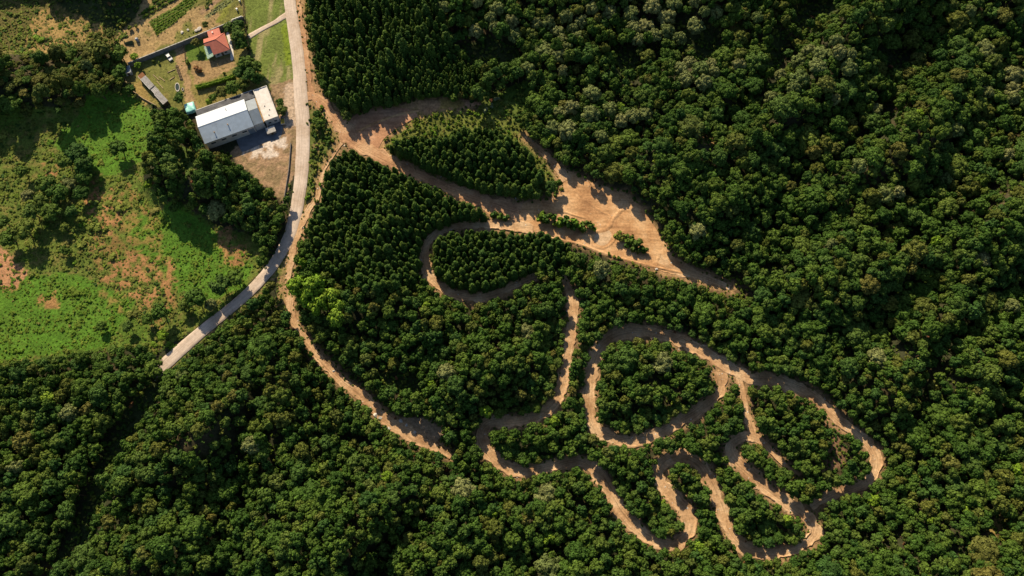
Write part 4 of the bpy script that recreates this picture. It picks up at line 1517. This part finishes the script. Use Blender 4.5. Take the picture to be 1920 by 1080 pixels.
def gable_walls(mb, x0, x1, y0, y1, e, r):
    V = [(x0, y0, -0.3), (x1, y0, -0.3), (x1, y1, -0.3), (x0, y1, -0.3), (x0, y0, e), (x1, y0, e), (x1, y1, e), (x0, y1, e), (x0, (y0 + y1) / 2, r), (x1, (y0 + y1) / 2, r)]
    mb.add(V, [(0, 1, 5, 4), (1, 2, 6, 9, 5), (2, 3, 7, 6), (3, 0, 4, 8, 7)])


def window(parent, x, y, z, w, h, face, frame='white'):
    """face: 's','n','e','w' side of the wall in the local frame"""
    o = 0.05
    fr = MB()
    gl = MB()
    t = 0.08
    sgn = -1 if face in 's w'.split() else 1
    if face in ('s', 'n'):
        a0, a1 = sorted((y, y + sgn * o))
        g0, g1 = sorted((y, y + sgn * o * 0.5))
        for (u0, u1, v0, v1) in ((x - w / 2, x + w / 2, z + h - t, z + h), (x - w / 2, x + w / 2, z, z + t), (x - w / 2, x - w / 2 + t, z + t, z + h - t), (x + w / 2 - t, x + w / 2, z + t, z + h - t)):
            fr.box(u0, u1, a0, a1, v0, v1)
        gl.box(x - w / 2 + t, x + w / 2 - t, g0, g1, z + t, z + h - t)
    else:
        a0, a1 = sorted((x, x + sgn * o))
        g0, g1 = sorted((x, x + sgn * o * 0.5))
        for (u0, u1, v0, v1) in ((y - w / 2, y + w / 2, z + h - t, z + h), (y - w / 2, y + w / 2, z, z + t), (y - w / 2, y - w / 2 + t, z + t, z + h - t), (y + w / 2 - t, y + w / 2, z + t, z + h - t)):
            fr.box(a0, a1, u0, u1, v0, v1)
        gl.box(g0, g1, y - w / 2 + t, y + w / 2 - t, z + t, z + h - t)
    f = fr.build('window', M[frame], parent)
    gl.build('pane', M['glass'], f)


A23 = math.radians(23.0)
# warehouse: long gable hall, lower bay at its right end, dark lean-to along the top side
wh = empty('warehouse', (-119.9, 168.85, 0), A23)
tag(wh, 'long gable warehouse with white sheet roof, shade painted on its lower slope, beside the road', 'warehouse')
b = MB()
gable_walls(b, -10.3, 10.3, -6.5, 6.5, 5.45, 7.6)
b.build('wall', M['render'], wh)
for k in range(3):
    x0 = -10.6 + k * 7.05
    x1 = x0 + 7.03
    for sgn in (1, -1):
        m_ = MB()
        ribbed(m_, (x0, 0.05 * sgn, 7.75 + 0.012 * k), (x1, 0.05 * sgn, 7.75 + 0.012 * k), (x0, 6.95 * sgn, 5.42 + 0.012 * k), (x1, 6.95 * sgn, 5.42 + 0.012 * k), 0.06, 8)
        m_.build('roof_sheet', M['sheet'] if sgn > 0 else M['sheet_shade_tint'], wh)
MB().add([(-10.65, -0.3, 7.72), (10.6, -0.3, 7.72), (10.6, 0, 7.90), (-10.65, 0, 7.90), (-10.65, 0.3, 7.72), (10.6, 0.3, 7.72)], [(0, 1, 2, 3), (3, 2, 5, 4)]).build('ridge_cap', M['sheet'], wh)
b = MB()
gable_walls(b, 10.45, 14.5, -5.9, 5.9, 4.75, 6.3)
b.build('lower_bay_wall', M['render'], wh)
for sgn in (1, -1):
    m_ = MB()
    ribbed(m_, (10.62, 0.05 * sgn, 6.45), (14.7, 0.05 * sgn, 6.45), (10.62, 6.2 * sgn, 4.72), (14.7, 6.2 * sgn, 4.72), 0.06, 5)
    m_.build('lower_bay_roof_sheet', M['sheet_blue'], wh)
b = MB()
b.box(-9.9, 14.6, 6.56, 10.8, -0.3, 3.0)
b.build('lean_to_wall', M['wall_grey'], wh)
for k in range(4):
    x0 = -10.1 + k * 6.25
    m_ = MB()
    ribbed(m_, (x0, 6.98, 4.15 - 0.01 * k), (x0 + 6.22, 6.98, 4.15 - 0.01 * k), (x0, 11.2, 3.35 - 0.01 * k), (x0 + 6.22, 11.2, 3.35 - 0.01 * k), 0.05, 6)
    m_.build('lean_to_roof_sheet', M['slate'], wh)
MB().box(-10.1, 14.9, 11.22, 11.36, 3.1, 3.42).build('gutter', M['white'], wh)
MB().box(14.55, 15.15, -6.1, 6.2, 4.2, 4.62).build('rusty_valley_gutter', M['rust'], wh)
for (x, y, z) in ((2.2, 4.6, 6.3), (1.0, -3.2, 6.8), (-5.2, -4.2, 6.4)):
    m_ = MB()
    m_.tube((x, y, z - 0.3), (x, y, z + 0.7), 0.16, 0.16, 8)
    m_.tube((x, y, z + 0.7), (x, y, z + 0.85), 0.26, 0.1, 8)
    m_.build('roof_vent', M['rust'] if y < 0 else M['white'], wh)
for x in (-7.5, -3.0, 1.5, 6.0):
    window(wh, x, -6.5, 2.6, 2.2, 1.2, 's')
MB().box(7.4, 9.9, -6.58, -6.5, 0, 3.6).build('loading_door', M['sheet_blue'], wh)

# flat concrete building at the right end
fb = empty('flat_roof_building', (-119.9, 168.85, 0), A23)
tag(fb, 'flat pale concrete roofed building joined to the right end of the warehouse', 'building')
MB().box(15.3, 21.1, -5.6, 10.2, -0.3, 4.0).build('wall', M['render'], fb)
MB().box(15.2, 21.2, -5.7, 10.3, 4.0, 4.25).build('roof', M['concrete'], fb)
for (x0, x1, y0, y1) in ((15.2, 21.2, -5.7, -5.5), (15.2, 21.2, 10.1, 10.3), (21.0, 21.2, -5.5, 10.1), (15.2, 15.4, -5.5, 10.1)):
    MB().box(x0, x1, y0, y1, 4.25, 4.55).build('parapet', M['concrete'], fb)
for (x, y) in ((17.2, 1.0), (18.6, -1.4), (17.6, -3.8)):
    MB().box(x, x + 0.45, y, y + 0.35, 4.25, 4.5).build('roof_hatch', M['wall_grey'], fb)
for y in (-3.0, 1.0, 5.0, 8.0):
    window(fb, 21.1, y, 1.2, 1.4, 1.2, 'e')
for x in (16.8, 19.4):
    window(fb, x, -5.6, 1.2, 1.4, 1.2, 's')

p = at(509, 246, 1)
ss = empty('small_shed', (p.x, p.y, 0), A23)
tag(ss, 'small grey roofed shed in the shade below the flat concrete building', 'shed')
MB().box(-1.7, 1.7, -1.1, 1.1, -0.2, 2.0).build('wall', M['wall_grey'], ss)
m_ = MB()
ribbed(m_, (-1.9, 1.3, 2.5), (1.9, 1.3, 2.5), (-1.9, -1.35, 2.1), (1.9, -1.35, 2.1), 0.06, 5)
m_.build('roof', M['fibre'], ss)
MB().box(-0.4, 0.5, -1.16, -1.1, 0, 1.8).build('door', M['dark_wood'], ss)


def wheel(parent, x, y, r=0.32, w=0.2):
    m_ = MB()
    m_.tube((x, y - w / 2, r), (x, y + w / 2, r), r, r, 14)
    t = m_.build('wheel', M['tyre'], parent)
    s_ = 1 if y > 0 else -1
    m2 = MB()
    m2.tube((x, y + s_ * w / 2, r), (x, y + s_ * (w / 2 + 0.015), r), r * 0.6, r * 0.55, 10)
    m2.build('rim', M['sheet'], t)


p = at(530, 226, 0.8)
tk = empty('small_truck', (p.x, p.y, 0.0), math.radians(100))
tag(tk, 'small truck with a yellow load parked at the corner of the flat roof', 'truck')
b = MB()
b.box(0.9, 2.1, -0.85, 0.85, 0.45, 1.1).add([(0.95, -0.8, 1.1), (1.75, -0.8, 1.1), (1.75, 0.8, 1.1), (0.95, 0.8, 1.1), (1.0, -0.7, 1.75), (1.5, -0.7, 1.75), (1.5, 0.7, 1.75), (1.0, 0.7, 1.75)], [(4, 5, 6, 7), (0, 1, 5, 4), (1, 2, 6, 5), (2, 3, 7, 6), (3, 0, 4, 7)])
b.build('cab', M['wall_grey'], tk, 0.04)
MB().add([(1.53, -0.66, 1.72), (1.76, -0.74, 1.14), (1.76, 0.74, 1.14), (1.53, 0.66, 1.72)], [(0, 1, 2, 3)]).build('windscreen', M['glass'], tk)
b = MB()
b.box(-1.7, 0.85, -0.9, 0.9, 0.55, 0.7).box(-1.7, 0.85, -0.95, -0.9, 0.55, 1.05).box(-1.7, 0.85, 0.9, 0.95, 0.55, 1.05).box(-1.75, -1.7, -0.95, 0.95, 0.55, 1.05)
b.build('bed', M['white'], tk)
for k in range(3):
    MB().tube((-1.6, -0.55 + 0.55 * k, 0.98), (0.7, -0.55 + 0.55 * k, 0.98), 0.26, 0.26, 8).build('load_roll', M['yellow'], tk)
for x in (-1.1, 1.4):
    for y in (-0.8, 0.8):
        wheel(tk, x, y)
for y in (-0.6, 0.6):
    MB().box(2.1, 2.13, y - 0.14, y + 0.14, 0.75, 0.92).build('headlight', M['lamp'], tk)

# red roofed house
hs = empty('red_roofed_house', (-128.3, 208.1, 0), math.radians(21.5))
tag(hs, 'small house with a hipped red sheet roof inside the walled yard', 'house')
b = MB()
b.box(-2.7, 4.0, -4.1, 4.15, -0.2, 2.95)
b.box(-4.7, -2.702, -0.1, 4.15, -0.2, 2.95)
b.build('wall', M['render'], hs)
k_ = 2.25 / 5.5
W0, AP = (-5.05, 0.9, 5.25), (0.25, 0.9, 5.25)
NE, SE, NW = (4.4, 4.65, 3.0), (4.4, -4.6, 3.0), (-5.05, 4.65, 3.0)
zs = lambda y: 5.25 - (0.9 - y) * k_
MB().slab([W0, NW, NE, AP][::-1] if False else [W0, AP, NE, NW], 0.07).build('north_roof_slope', M['red_roof'], hs)
MB().slab([AP, SE, NE], 0.07).build('east_roof_hip', M['red_roof'], hs)
MB().slab([W0, (-5.05, -0.35, zs(-0.35)), (-3.0, -0.9, zs(-0.9)), (-3.0, -4.6, zs(-4.6)), SE, AP], 0.07).build('south_roof_slope', M['red_roof'], hs)
for a_, b_ in ((W0, AP), (AP, NE), (AP, SE)):
    MB().tube((a_[0], a_[1], a_[2] + 0.03), (b_[0], b_[1], b_[2] + 0.03), 0.09, 0.09, 6).build('ridge_tile_line', M['red_roof'], hs)
MB().box(-2.3, 2.5, 4.16, 7.9, -0.2, 2.6).build('wing_wall', M['render'], hs)
wr = MB().slab([(-2.6, 4.3, 3.25), (2.8, 4.3, 3.25), (2.8, 8.2, 2.75), (-2.6, 8.2, 2.75)], 0.08).build('wing_roof', M['red_roof'], hs)
MB().tube((-0.4, 6.4, 2.9), (-0.4, 6.4, 3.6), 0.3, 0.3, 10).build('chimney', M['white'], wr)
m_ = MB()
ribbed(m_, (-3.05, 1.0, 2.75), (-3.05, -4.9, 2.75), (-5.9, 1.6, 2.25), (-6.0, -5.2, 2.25), 0.05, 8)
m_.build('lean_to_roof', M['green_roof'], hs)
for (x, y) in ((-5.7, 1.2), (-5.75, -1.8), (-5.8, -4.8)):
    MB().box(x - 0.06, x + 0.06, y - 0.06, y + 0.06, 0, 2.2).build('lean_to_post', M['wood'], hs)
for x in (-1.2, 2.2):
    window(hs, x, -4.1, 1.0, 1.3, 1.1, 's')
for y in (-2.0, 1.6):
    window(hs, 4.0, y, 1.0, 1.2, 1.1, 'e')
d_ = MB().box(0.2, 1.1, -4.16, -4.1, 0, 2.1).build('door', M['dark_wood'], hs)
MB().box(0.95, 1.02, -4.22, -4.16, 1.0, 1.08).build('handle', M['sheet'], d_)
sheet('garden_path', [(424, 64), (428, 60), (434, 78), (438, 100), (437, 112), (432, 112), (432, 96), (428, 78)], M['concrete'], 0.03, 'pale concrete path along the right side of the red roofed house', 0.5)

# long narrow shed in three lengths
ls = empty('long_shed', (-160.1, 193.5, 0), math.radians(-47))
tag(ls, 'long narrow shed roofed with pale corrugated sheets in the yard', 'shed')
for i, (x0, x1, y0, y1, h) in enumerate(((0.0, 9.0, -1.3, 1.3, 2.5), (9.06, 12.2, -1.0, 1.35, 2.2), (12.26, 19.0, -1.3, 1.2, 2.45))):
    MB().box(x0 + 0.1, x1 - 0.1, y0 + 0.1, y1 - 0.1, -0.2, h - 0.25).build('wall', M['dark_wood'], ls)
    n_ = 4 if i == 0 else (1 if i == 1 else 3)
    for k in range(n_):
        a_ = x0 + (x1 - x0) * k / n_
        c_ = x0 + (x1 - x0) * (k + 1) / n_ - 0.02
        m_ = MB()
        ribbed(m_, (a_, y1, h + 0.12 + 0.01 * (k % 2)), (c_, y1, h + 0.12 + 0.01 * (k % 2)), (a_, y0, h - 0.1), (c_, y0, h - 0.1), 0.05, 5)
        m_.build('roof_sheet', M['rusty'] if (i == 0 and k == 0) else M['fibre'], ls)
    MB().box(x0, x1, y0 - 0.08, y0 - 0.01, h - 0.22, h - 0.02).build('fascia', M['white'], ls)

gs = empty('grey_shed', (-166.2, 195.6, 0), math.radians(20))
tag(gs, 'small square shed with a dark grey roof and white edges by the wall end', 'shed')
MB().box(-1.4, 1.4, -1.4, 1.4, -0.2, 2.3).build('wall', M['render'], gs)
m_ = MB()
ribbed(m_, (-1.6, 1.65, 2.75), (1.6, 1.65, 2.75), (-1.6, -1.65, 2.45), (1.6, -1.65, 2.45), 0.06, 6)
m_.build('roof', M['sheet_blue'], gs)
for (x0, x1, y0, y1, z) in ((-1.7, -1.61, -1.7, 1.7, 2.72), (1.61, 1.7, -1.7, 1.7, 2.72), (-1.6, 1.6, -1.75, -1.66, 2.5)):
    MB().box(x0, x1, y0, y1, z - 0.2, z + 0.06).build('edge_trim', M['white'], gs)
MB().box(-0.4, 0.5, -1.46, -1.4, 0, 1.9).build('door', M['dark_wood'], gs)

# turquoise tarpaulin over a frame
tp = empty('turquoise_tarpaulin', (-137.0, 177.6, 0), math.radians(22))
tag(tp, 'turquoise tarpaulin stretched over a low frame beside the warehouse', 'tarpaulin')
V, F = [], []
nx2, ny2 = 14, 16
for j in range(ny2 + 1):
    for i in range(nx2 + 1):
        u, v = i / nx2 * 2 - 1, j / ny2 * 2 - 1
        e = max(abs(u), abs(v))
        z = 2.0 + 0.25 * (1 - v * v) + 0.10 * math.sin(u * 5 + v * 2) + 0.12 * (sn(u * 4 + 9, v * 4 + 9, 3) - 0.5)
        if e > 0.86:
            z -= (e - 0.86) / 0.14 * 1.2
        V.append((u * 2.15, v * 2.55 + 0.08 * u * u, z))
for j in range(ny2):
    for i in range(nx2):
        a_ = j * (nx2 + 1) + i
        F.append((a_, a_ + 1, a_ + nx2 + 2, a_ + nx2 + 1))
me = mesh_from('canopy', V, F, M['turq'])
me.shade_smooth()
link(bpy.data.objects.new('canopy', me), tp)
for (x, y) in ((-1.8, -2.2), (1.8, -2.2), (-1.8, 2.2), (1.8, 2.2)):
    MB().tube((x, y, -0.2), (x, y, 1.9), 0.05, 0.05, 6).build('post', M['wood'], tp)


# walls and fences
def wall_run(name, pts, h, th, mat, label, cat='wall', coping=None, bay=3.2, piers=True):
    P = [at(x, y, h) for x, y in pts]
    r = empty(name, (P[0].x, P[0].y, 0))
    tag(r, label, cat)
    for a_, c_ in zip(P[:-1], P[1:]):
        d = c_ - a_
        L_ = d.length
        ang = math.atan2(d.y, d.x)
        n_ = max(1, round(L_ / bay))
        for k in range(n_):
            x0, x1 = L_ * k / n_, L_ * (k + 1) / n_ - 0.04
            R = Matrix.Translation((a_.x - P[0].x, a_.y - P[0].y, 0)) @ Matrix.Rotation(ang, 4, 'Z')
            o = MB().box(x0, x1, -th / 2, th / 2, -0.3, h - 0.02 * (k % 2)).build('wall_panel', mat, r)
            o.matrix_local = R
            if piers:
                o = MB().box(x0 - 0.18, x0 + 0.14, -th / 2 - 0.08, th / 2 + 0.08, -0.3, h + 0.12).build('pier', mat, r)
                o.matrix_local = R
            if coping:
                o = MB().box(x0 + 0.16, x1 - 0.16, -th / 2 - 0.05, th / 2 + 0.05, h + 0.003, h + 0.09).build('coping', coping, r)
                o.matrix_local = R
    return r


wall_run('boundary_wall', [(240, 118), (345, 76), (456, 30.5)], 2.6, 0.25, M['wall_grey'], 'long grey block wall running behind the red roofed house', 'wall', M['fibre'])
wall_run('yard_side_wall', [(545, 268), (541, 318), (531, 380)], 0.9, 0.2, M['wall_grey'], 'low wall along the right side of the bare concrete yard', 'wall', None, 2.8, False)
wall_run('curved_garden_wall', [(231, 140), (238, 156), (250, 171), (268, 184), (292, 197)], 0.7, 0.25, M['wood'], 'low tan curved wall at the left end of the yard', 'wall', None, 2.2, False)


def fence(name, pts, h, label):
    P = [at(x, y) for x, y in pts]
    r = empty(name, P[0])
    tag(r, label, 'fence')
    for a_, c_ in zip(P[:-1], P[1:]):
        d = c_ - a_
        L_ = d.length
        R = Matrix.Translation(a_ - P[0]) @ Matrix.Rotation(math.atan2(d.y, d.x), 4, 'Z')
        n_ = max(1, round(L_ / 2.5))
        for k in range(n_ + 1):
            o = MB().box(L_ * k / n_ - 0.06, L_ * k / n_ + 0.06, -0.06, 0.06, -0.3, h).build('post', M['dark_wood'], r)
            o.matrix_local = R
        for k in range(n_):
            for z in (0.35, 0.85, h - 0.2):
                o = MB().box(L_ * k / n_ + 0.07, L_ * (k + 1) / n_ - 0.07, -0.03, 0.03, z - 0.09, z + 0.09).build('rail', M['dark_wood'], r)
                o.matrix_local = R
    return r


fence('field_fence', [(454, -25), (459, 40), (466, 80), (472, 108)], 1.7, 'dark fence between the walled yard and the green roadside field')
fence('lawn_fence', [(345, 84), (349, 118)], 1.1, 'short dark fence on the left edge of the lawn')

# clipped hedge
HP = [at(x, y, 1.6) for x, y in ((368, 163), (392, 157), (418, 149), (441, 141))]
lob = []
for a_, c_ in zip(HP[:-1], HP[1:]):
    n_ = int((c_ - a_).length / 0.55)
    for k in range(n_):
        q_ = a_.lerp(c_, k / n_) - HP[0]
        for dy in (-0.45, 0.45):
            for z in (0.7, 1.6):
                lob.append(((q_.x - 0.37 * dy * 2 * 0.5, q_.y + 0.9 * dy, z + random.uniform(-0.1, 0.1)), random.uniform(0.5, 0.62)))
hd = link(bpy.data.objects.new('hedge', crown_mesh('hedge', lob, 34, 0.17, np.random.default_rng(9), M['leaf_lime'])))
hd.location = (HP[0].x, HP[0].y, 0)
tag(hd, 'clipped green hedge along the lower edge of the bare yard plot', 'hedge')

# white car in the yard
p = at(317, 107, 0.6)
car = empty('white_car', (p.x, p.y, 0), math.radians(-52))
tag(car, 'small white car parked in the yard below the long wall', 'car')
prof = [(-1.95, 0.35), (1.95, 0.35), (2.0, 0.62), (1.85, 0.82), (0.95, 0.93), (0.35, 1.42), (-1.05, 1.45), (-1.75, 0.98), (-2.0, 0.90)]
V = [(x, -0.82 + (0.14 if z > 1.2 else 0.0), z) for x, z in prof] + [(x, 0.82 - (0.14 if z > 1.2 else 0.0), z) for x, z in prof]
n_ = len(prof)
F = [tuple(range(n_)), tuple(reversed(range(n_, 2 * n_)))] + [((i + 1) % n_, i, i + n_, (i + 1) % n_ + n_) for i in range(n_)]
mesh_o = link(bpy.data.objects.new('body', mesh_from('body', V, F, M['white'])), car)
md = mesh_o.modifiers.new('bevel', 'BEVEL')
md.width = 0.07
md.segments = 2
MB().add([(0.94, -0.66, 0.98), (0.94, 0.66, 0.98), (0.40, 0.60, 1.43), (0.40, -0.60, 1.43)], [(0, 1, 2, 3)]).build('windscreen', M['glass'], car)
MB().add([(-1.72, 0.62, 1.05), (-1.72, -0.62, 1.05), (-1.10, -0.58, 1.475), (-1.10, 0.58, 1.475)], [(0, 1, 2, 3)]).build('rear_window', M['glass'], car)
for s_ in (-1, 1):
    MB().add([(0.75, s_ * 0.825, 0.98), (0.25, s_ * 0.70, 1.38), (-0.95, s_ * 0.70, 1.38), (-1.45, s_ * 0.825, 1.0)], [(0, 1, 2, 3)]).build('side_window', M['glass'], car)
    MB().box(1.96, 2.02, s_ * 0.58 - 0.15, s_ * 0.58 + 0.15, 0.62, 0.76).build('headlight', M['lamp'], car)
    for x in (-1.25, 1.25):
        wheel(car, x, s_ * 0.75, 0.3, 0.18)

# small things in the yard
ORD = ['topmost', 'second from the top', 'middle', 'second from the bottom', 'lowest']
for (cx, cy), od in zip([(332, 125), (334, 131), (336, 136.5), (338, 142), (340, 147.5)], ORD):
    p = at(cx, cy)
    r = empty('planter', (p.x, p.y, 0), math.radians(8))
    tag(r, 'little raised planter box, %s of the row of five in the yard' % od, 'planter', 'row of planter boxes')
    b = MB()
    b.box(-0.6, 0.6, -0.45, -0.37, -0.1, 0.45).box(-0.6, 0.6, 0.37, 0.45, -0.1, 0.45).box(-0.6, -0.52, -0.37, 0.37, -0.1, 0.45).box(0.52, 0.6, -0.37, 0.37, -0.1, 0.45)
    b.build('frame', M['wood'], r)
    MB().box(-0.52, 0.52, -0.37, 0.37, -0.1, 0.3).build('soil', M['soil_dark'], r)


def ring_bed(name, cx, cy, a_, c_, label, cat, inner):
    p = at(cx, cy)
    r = empty(name, (p.x, p.y, 0), math.radians(12))
    tag(r, label, cat)
    V, F = [], []
    n_ = 28
    for k in range(n_):
        t = 2 * math.pi * k / n_
        for (m1, z) in ((1.0, -0.1), (1.0, 0.35), (0.82, 0.35), (0.82, -0.1)):
            V.append((a_ * m1 * math.cos(t), c_ * m1 * math.sin(t), z))
    for k in range(n_):
        for j in range(3):
            F.append((k * 4 + j, ((k + 1) % n_) * 4 + j, ((k + 1) % n_) * 4 + j + 1, k * 4 + j + 1))
    link(bpy.data.objects.new('rim', mesh_from('rim', V, F, M['stone'])), r)
    link(bpy.data.objects.new('surface', mesh_from('surface', [(a_ * 0.83 * math.cos(2 * math.pi * k / n_), c_ * 0.83 * math.sin(2 * math.pi * k / n_), 0.16) for k in range(n_)], [tuple(range(n_))], inner)), r)


ring_bed('garden_pond', 333, 164, 1.0, 2.2, 'oval stone edged pond in the yard left of the path', 'pond', M['water'])
ring_bed('well_ring', 343, 168, 0.5, 0.8, 'small round well ring beside the oval pond', 'well', M['soil_dark'])
for i, (x0, y0, x1, y1, lab) in enumerate([(287, 140, 298, 150, 'upper left timber beam lying in the yard vegetable patch'), (294, 152, 306, 166, 'long timber beam lying along the left edge of the vegetable patch'), (298, 144, 309, 152, 'middle timber beam lying in the vegetable patch'), (314, 136, 328, 130, 'timber beam lying slanted above the vegetable patch'), (318, 150, 327, 144, 'short timber beam lying at the right of the vegetable patch'), (434, 37, 453, 30, 'pale beam lying at the wall end behind the dark trees')]):
    a_, c_ = at(x0, y0, 0.15), at(x1, y1, 0.15)
    if i == 5:
        a_, c_ = at(x0, y0, 2.9), at(x1, y1, 2.9)
    d = c_ - a_
    m_ = MB().box(0, d.length, -0.12, 0.12, -0.1, 0.12)
    o = m_.build('timber_beam', M['wood'] if i < 5 else M['white'], None, 0.02)
    o.location = a_
    o.rotation_euler = (0, 0, math.atan2(d.y, d.x))
    tag(o, lab, 'beam', 'timber beams in the yard')


def rock(name, cx, cy, rp, label, cat='rock', mat='stone', group=None, flat_=0.6):
    p = at(cx, cy)
    mpp = (at(cx + 1, cy) - at(cx, cy)).length
    r_ = rp * mpp
    rg = np.random.default_rng(int(cx * 13 + cy))
    V = ICO2[0].copy()
    for _ in range(5):
        n_ = rg.normal(size=3)
        n_ /= np.linalg.norm(n_)
        dd = V @ n_
        V -= np.outer(np.clip(dd - rg.uniform(0.45, 0.8), 0, 1), n_)
    V = V * np.array([r_, r_ * rg.uniform(0.7, 1.0), r_ * flat_])
    o = link(bpy.data.objects.new(name, mesh_from(name, V, ICO2[1], M[mat])))
    o.location = (p.x, p.y, r_ * flat_ * 0.35)
    o.rotation_euler = (0, 0, rg.uniform(0, 6))
    tag(o, label, cat, group)


for (cx, cy, rp, lab) in [(694, 766, 3.5, 'grey rock uppermost beside the orange path'), (704, 779, 5, 'pale slab of rock beside the middle of the orange path'), (713, 783, 4, 'pale rock just below the long pale slab by the path'), (722, 801, 4, 'white rock lower left of the widened path'), (729, 804, 4, 'white rock touching another, lower left of the widened path'), (752, 789, 4.5, 'pale rock at the upper side of the widened path'), (762, 797, 3.5, 'small pale rock at the upper side of the widened path'), (778, 811, 3.5, 'pale rock on the lower bend of the widened path'), (626, 696, 3, 'white rock at the edge of the orange path bend'), (1231, 505, 3, 'pale rock at the narrow right end of the clearing')]:
    rock('rock', cx, cy, rp, lab, group='pale rocks by the tracks')
for i, (cx, cy, rp, lab) in enumerate([(341, 61, 4, 'white heap of rubble at the left behind the long wall'), (352, 56, 3, 'small heap of rubble between two larger ones behind the wall'), (374, 54, 5, 'largest pale rubble heap behind the long wall near the house'), (368, 58, 4, 'pale rubble heap left of the largest one behind the wall')]):
    rock('rubble_heap', cx, cy, rp, lab, 'rubble', 'stone', 'rubble heaps behind the wall', 0.35)
for (cx, cy, lab) in [(450, 3, 'white barrel at the upper end of the field fence'), (445, 19, 'white barrel in the fenced corner above the dark trees')]:
    p = at(cx, cy)
    r = empty('barrel', (p.x, p.y, 0))
    tag(r, lab, 'barrel')
    m_ = MB()
    for k in range(4):
        z0, z1 = k * 0.28, (k + 1) * 0.28
        rr = (0.40, 0.45, 0.46, 0.44, 0.40)
        m_.tube((0, 0, z0), (0, 0, z1), rr[k], rr[k + 1], 12)
    m_.build('body', M['white'], r)
    MB().tube((0, 0, 1.12), (0, 0, 1.17), 0.41, 0.38, 12).build('lid', M['white'], r)

tn = at(243, 80)
te = empty('green_tarp_tent', (tn.x, tn.y, 0), math.radians(4))
tag(te, 'low dark green tarpaulin tent in the tan field corner', 'tent')
MB().add([(-2.1, -0.9, 0), (1.5, -1.1, 0), (1.5, 0.9, 0), (-2.1, 0.3, 0), (-2.3, -0.2, 0.5), (1.5, 0.0, 1.5)], [(0, 1, 5, 4), (2, 3, 4, 5), (1, 2, 5), (3, 0, 4)]).build('canopy', M['tent'], te)
for x, z in ((-2.25, 0.5), (1.45, 1.45)):
    MB().tube((x, -0.1, -0.1), (x, -0.1, z), 0.04, 0.04, 6).build('pole', M['wood'], te)
p = at(258, 76)
wt = empty('water_tank', (p.x, p.y, 0))
tag(wt, 'blue-grey water tank beside the green tarpaulin tent', 'tank')
MB().tube((0, 0, -0.1), (0, 0, 1.3), 0.75, 0.7, 14).tube((0, 0, 1.3), (0, 0, 1.55), 0.7, 0.3, 14).build('body', M['sheet_blue'], wt)
MB().tube((0, 0, 1.55), (0, 0, 1.65), 0.28, 0.25, 10).build('lid', M['white'], wt)

# crop plants in the garden beds
crop = []
for poly, step, kinds, sc in ((B1, 4.2, ['s_bright', 's_bright', 's_lime'], (0.30, 0.55)), ([(258, 30), (300, -10), (345, -10), (272, 38)], 7.5, ['s_mid', 's_bright'], (0.5, 1.1)), ([(383, 28), (432, -6), (437, 2), (388, 36)], 3.4, ['s_grey', 's_olive'], (0.25, 0.5)), ([(384, 20), (410, -8), (396, -8), (386, 4)], 4.0, ['s_bright', 's_mid'], (0.4, 0.7))):
    for gy_ in np.arange(-80, 80, step):
        for gx_ in np.arange(-120, 200, 2.4):
            x = 330 + gx_ * 0.87 + gy_ * 0.5 + random.uniform(-0.8, 0.8)
            y = 20 - gx_ * 0.5 + gy_ * 0.87 + random.uniform(-0.5, 0.5)
            if sinpoly(x, y, poly) and random.random() < 0.85:
                w = at(x, y)
                crop.append(low_item(w.x, w.y, random.choice(kinds), random.uniform(*sc), 0.8))
for _ in range(500):
    x, y = random.uniform(225, 560), random.uniform(-5, 210)
    if (sinpoly(x, y, GARDEN) or sinpoly(x, y, YARD) or sinpoly(x, y, FIELD)) and ps(SDF, x, y) > 4 and not sinpoly(x, y, B1):
        w = at(x, y)
        if abs(w.x + 128) < 8 and abs(w.y - 208) < 9:
            continue
        crop.append(low_item(w.x, w.y, random.choice(['s_olive', 's_olive', 's_bright', 's_mid']), random.uniform(0.15, 0.45), 0.7))
scatter('crop_plants', crop, ['s_mid', 's_olive', 's_bright', 's_grey', 's_lime'], 'rows of low crops and weeds in the garden plots', 'crops')

# loose stones on and beside the dirt
SV = ICO1[0] * (1 + np.random.default_rng(3).uniform(-0.25, 0.15, (len(ICO1[0]), 1)))
PROTO['pebble'] = [dict(crown=mesh_from('stone', SV * np.array([1, 0.8, 0.6]) * 0.5, ICO1[1], M['stone']), trunk=None, R=0.5, H=0.5), dict(crown=mesh_from('stone', SV[:, [1, 0, 2]] * np.array([0.7, 1, 0.5]) * 0.5, ICO1[1], M['wood']), trunk=None, R=0.5, H=0.5)]
peb = []
for k, t in TRACKS.items():
    if t['berm'] == 0:
        continue
    for p in t['cl'][::2]:
        if random.random() < 0.55:
            a_ = random.uniform(0, 6.28)
            d_ = p[2] * random.choice([0.35, 0.5, 0.55, 0.65]) * random.uniform(0.9, 1.2)
            w = at(p[0] + d_ * math.cos(a_), p[1] + d_ * math.sin(a_))
            peb.append((w.x, w.y, 0.04, 'pebble', random.randrange(2), random.uniform(0.25, 0.95), random.uniform(0.2, 0.7), random.uniform(0, 6.28)))
for _ in range(260):
    x, y = random.uniform(900, 1370), random.uniform(320, 545)
    if sinpoly(x, y, CLEARING):
        w = at(x, y)
        peb.append((w.x, w.y, 0.02, 'pebble', random.randrange(2), random.uniform(0.2, 0.6), random.uniform(0.2, 0.4), random.uniform(0, 6.28)))
scatter('loose_stones', peb, ['pebble'], 'loose stones and clods scattered along the dirt tracks', 'stones')
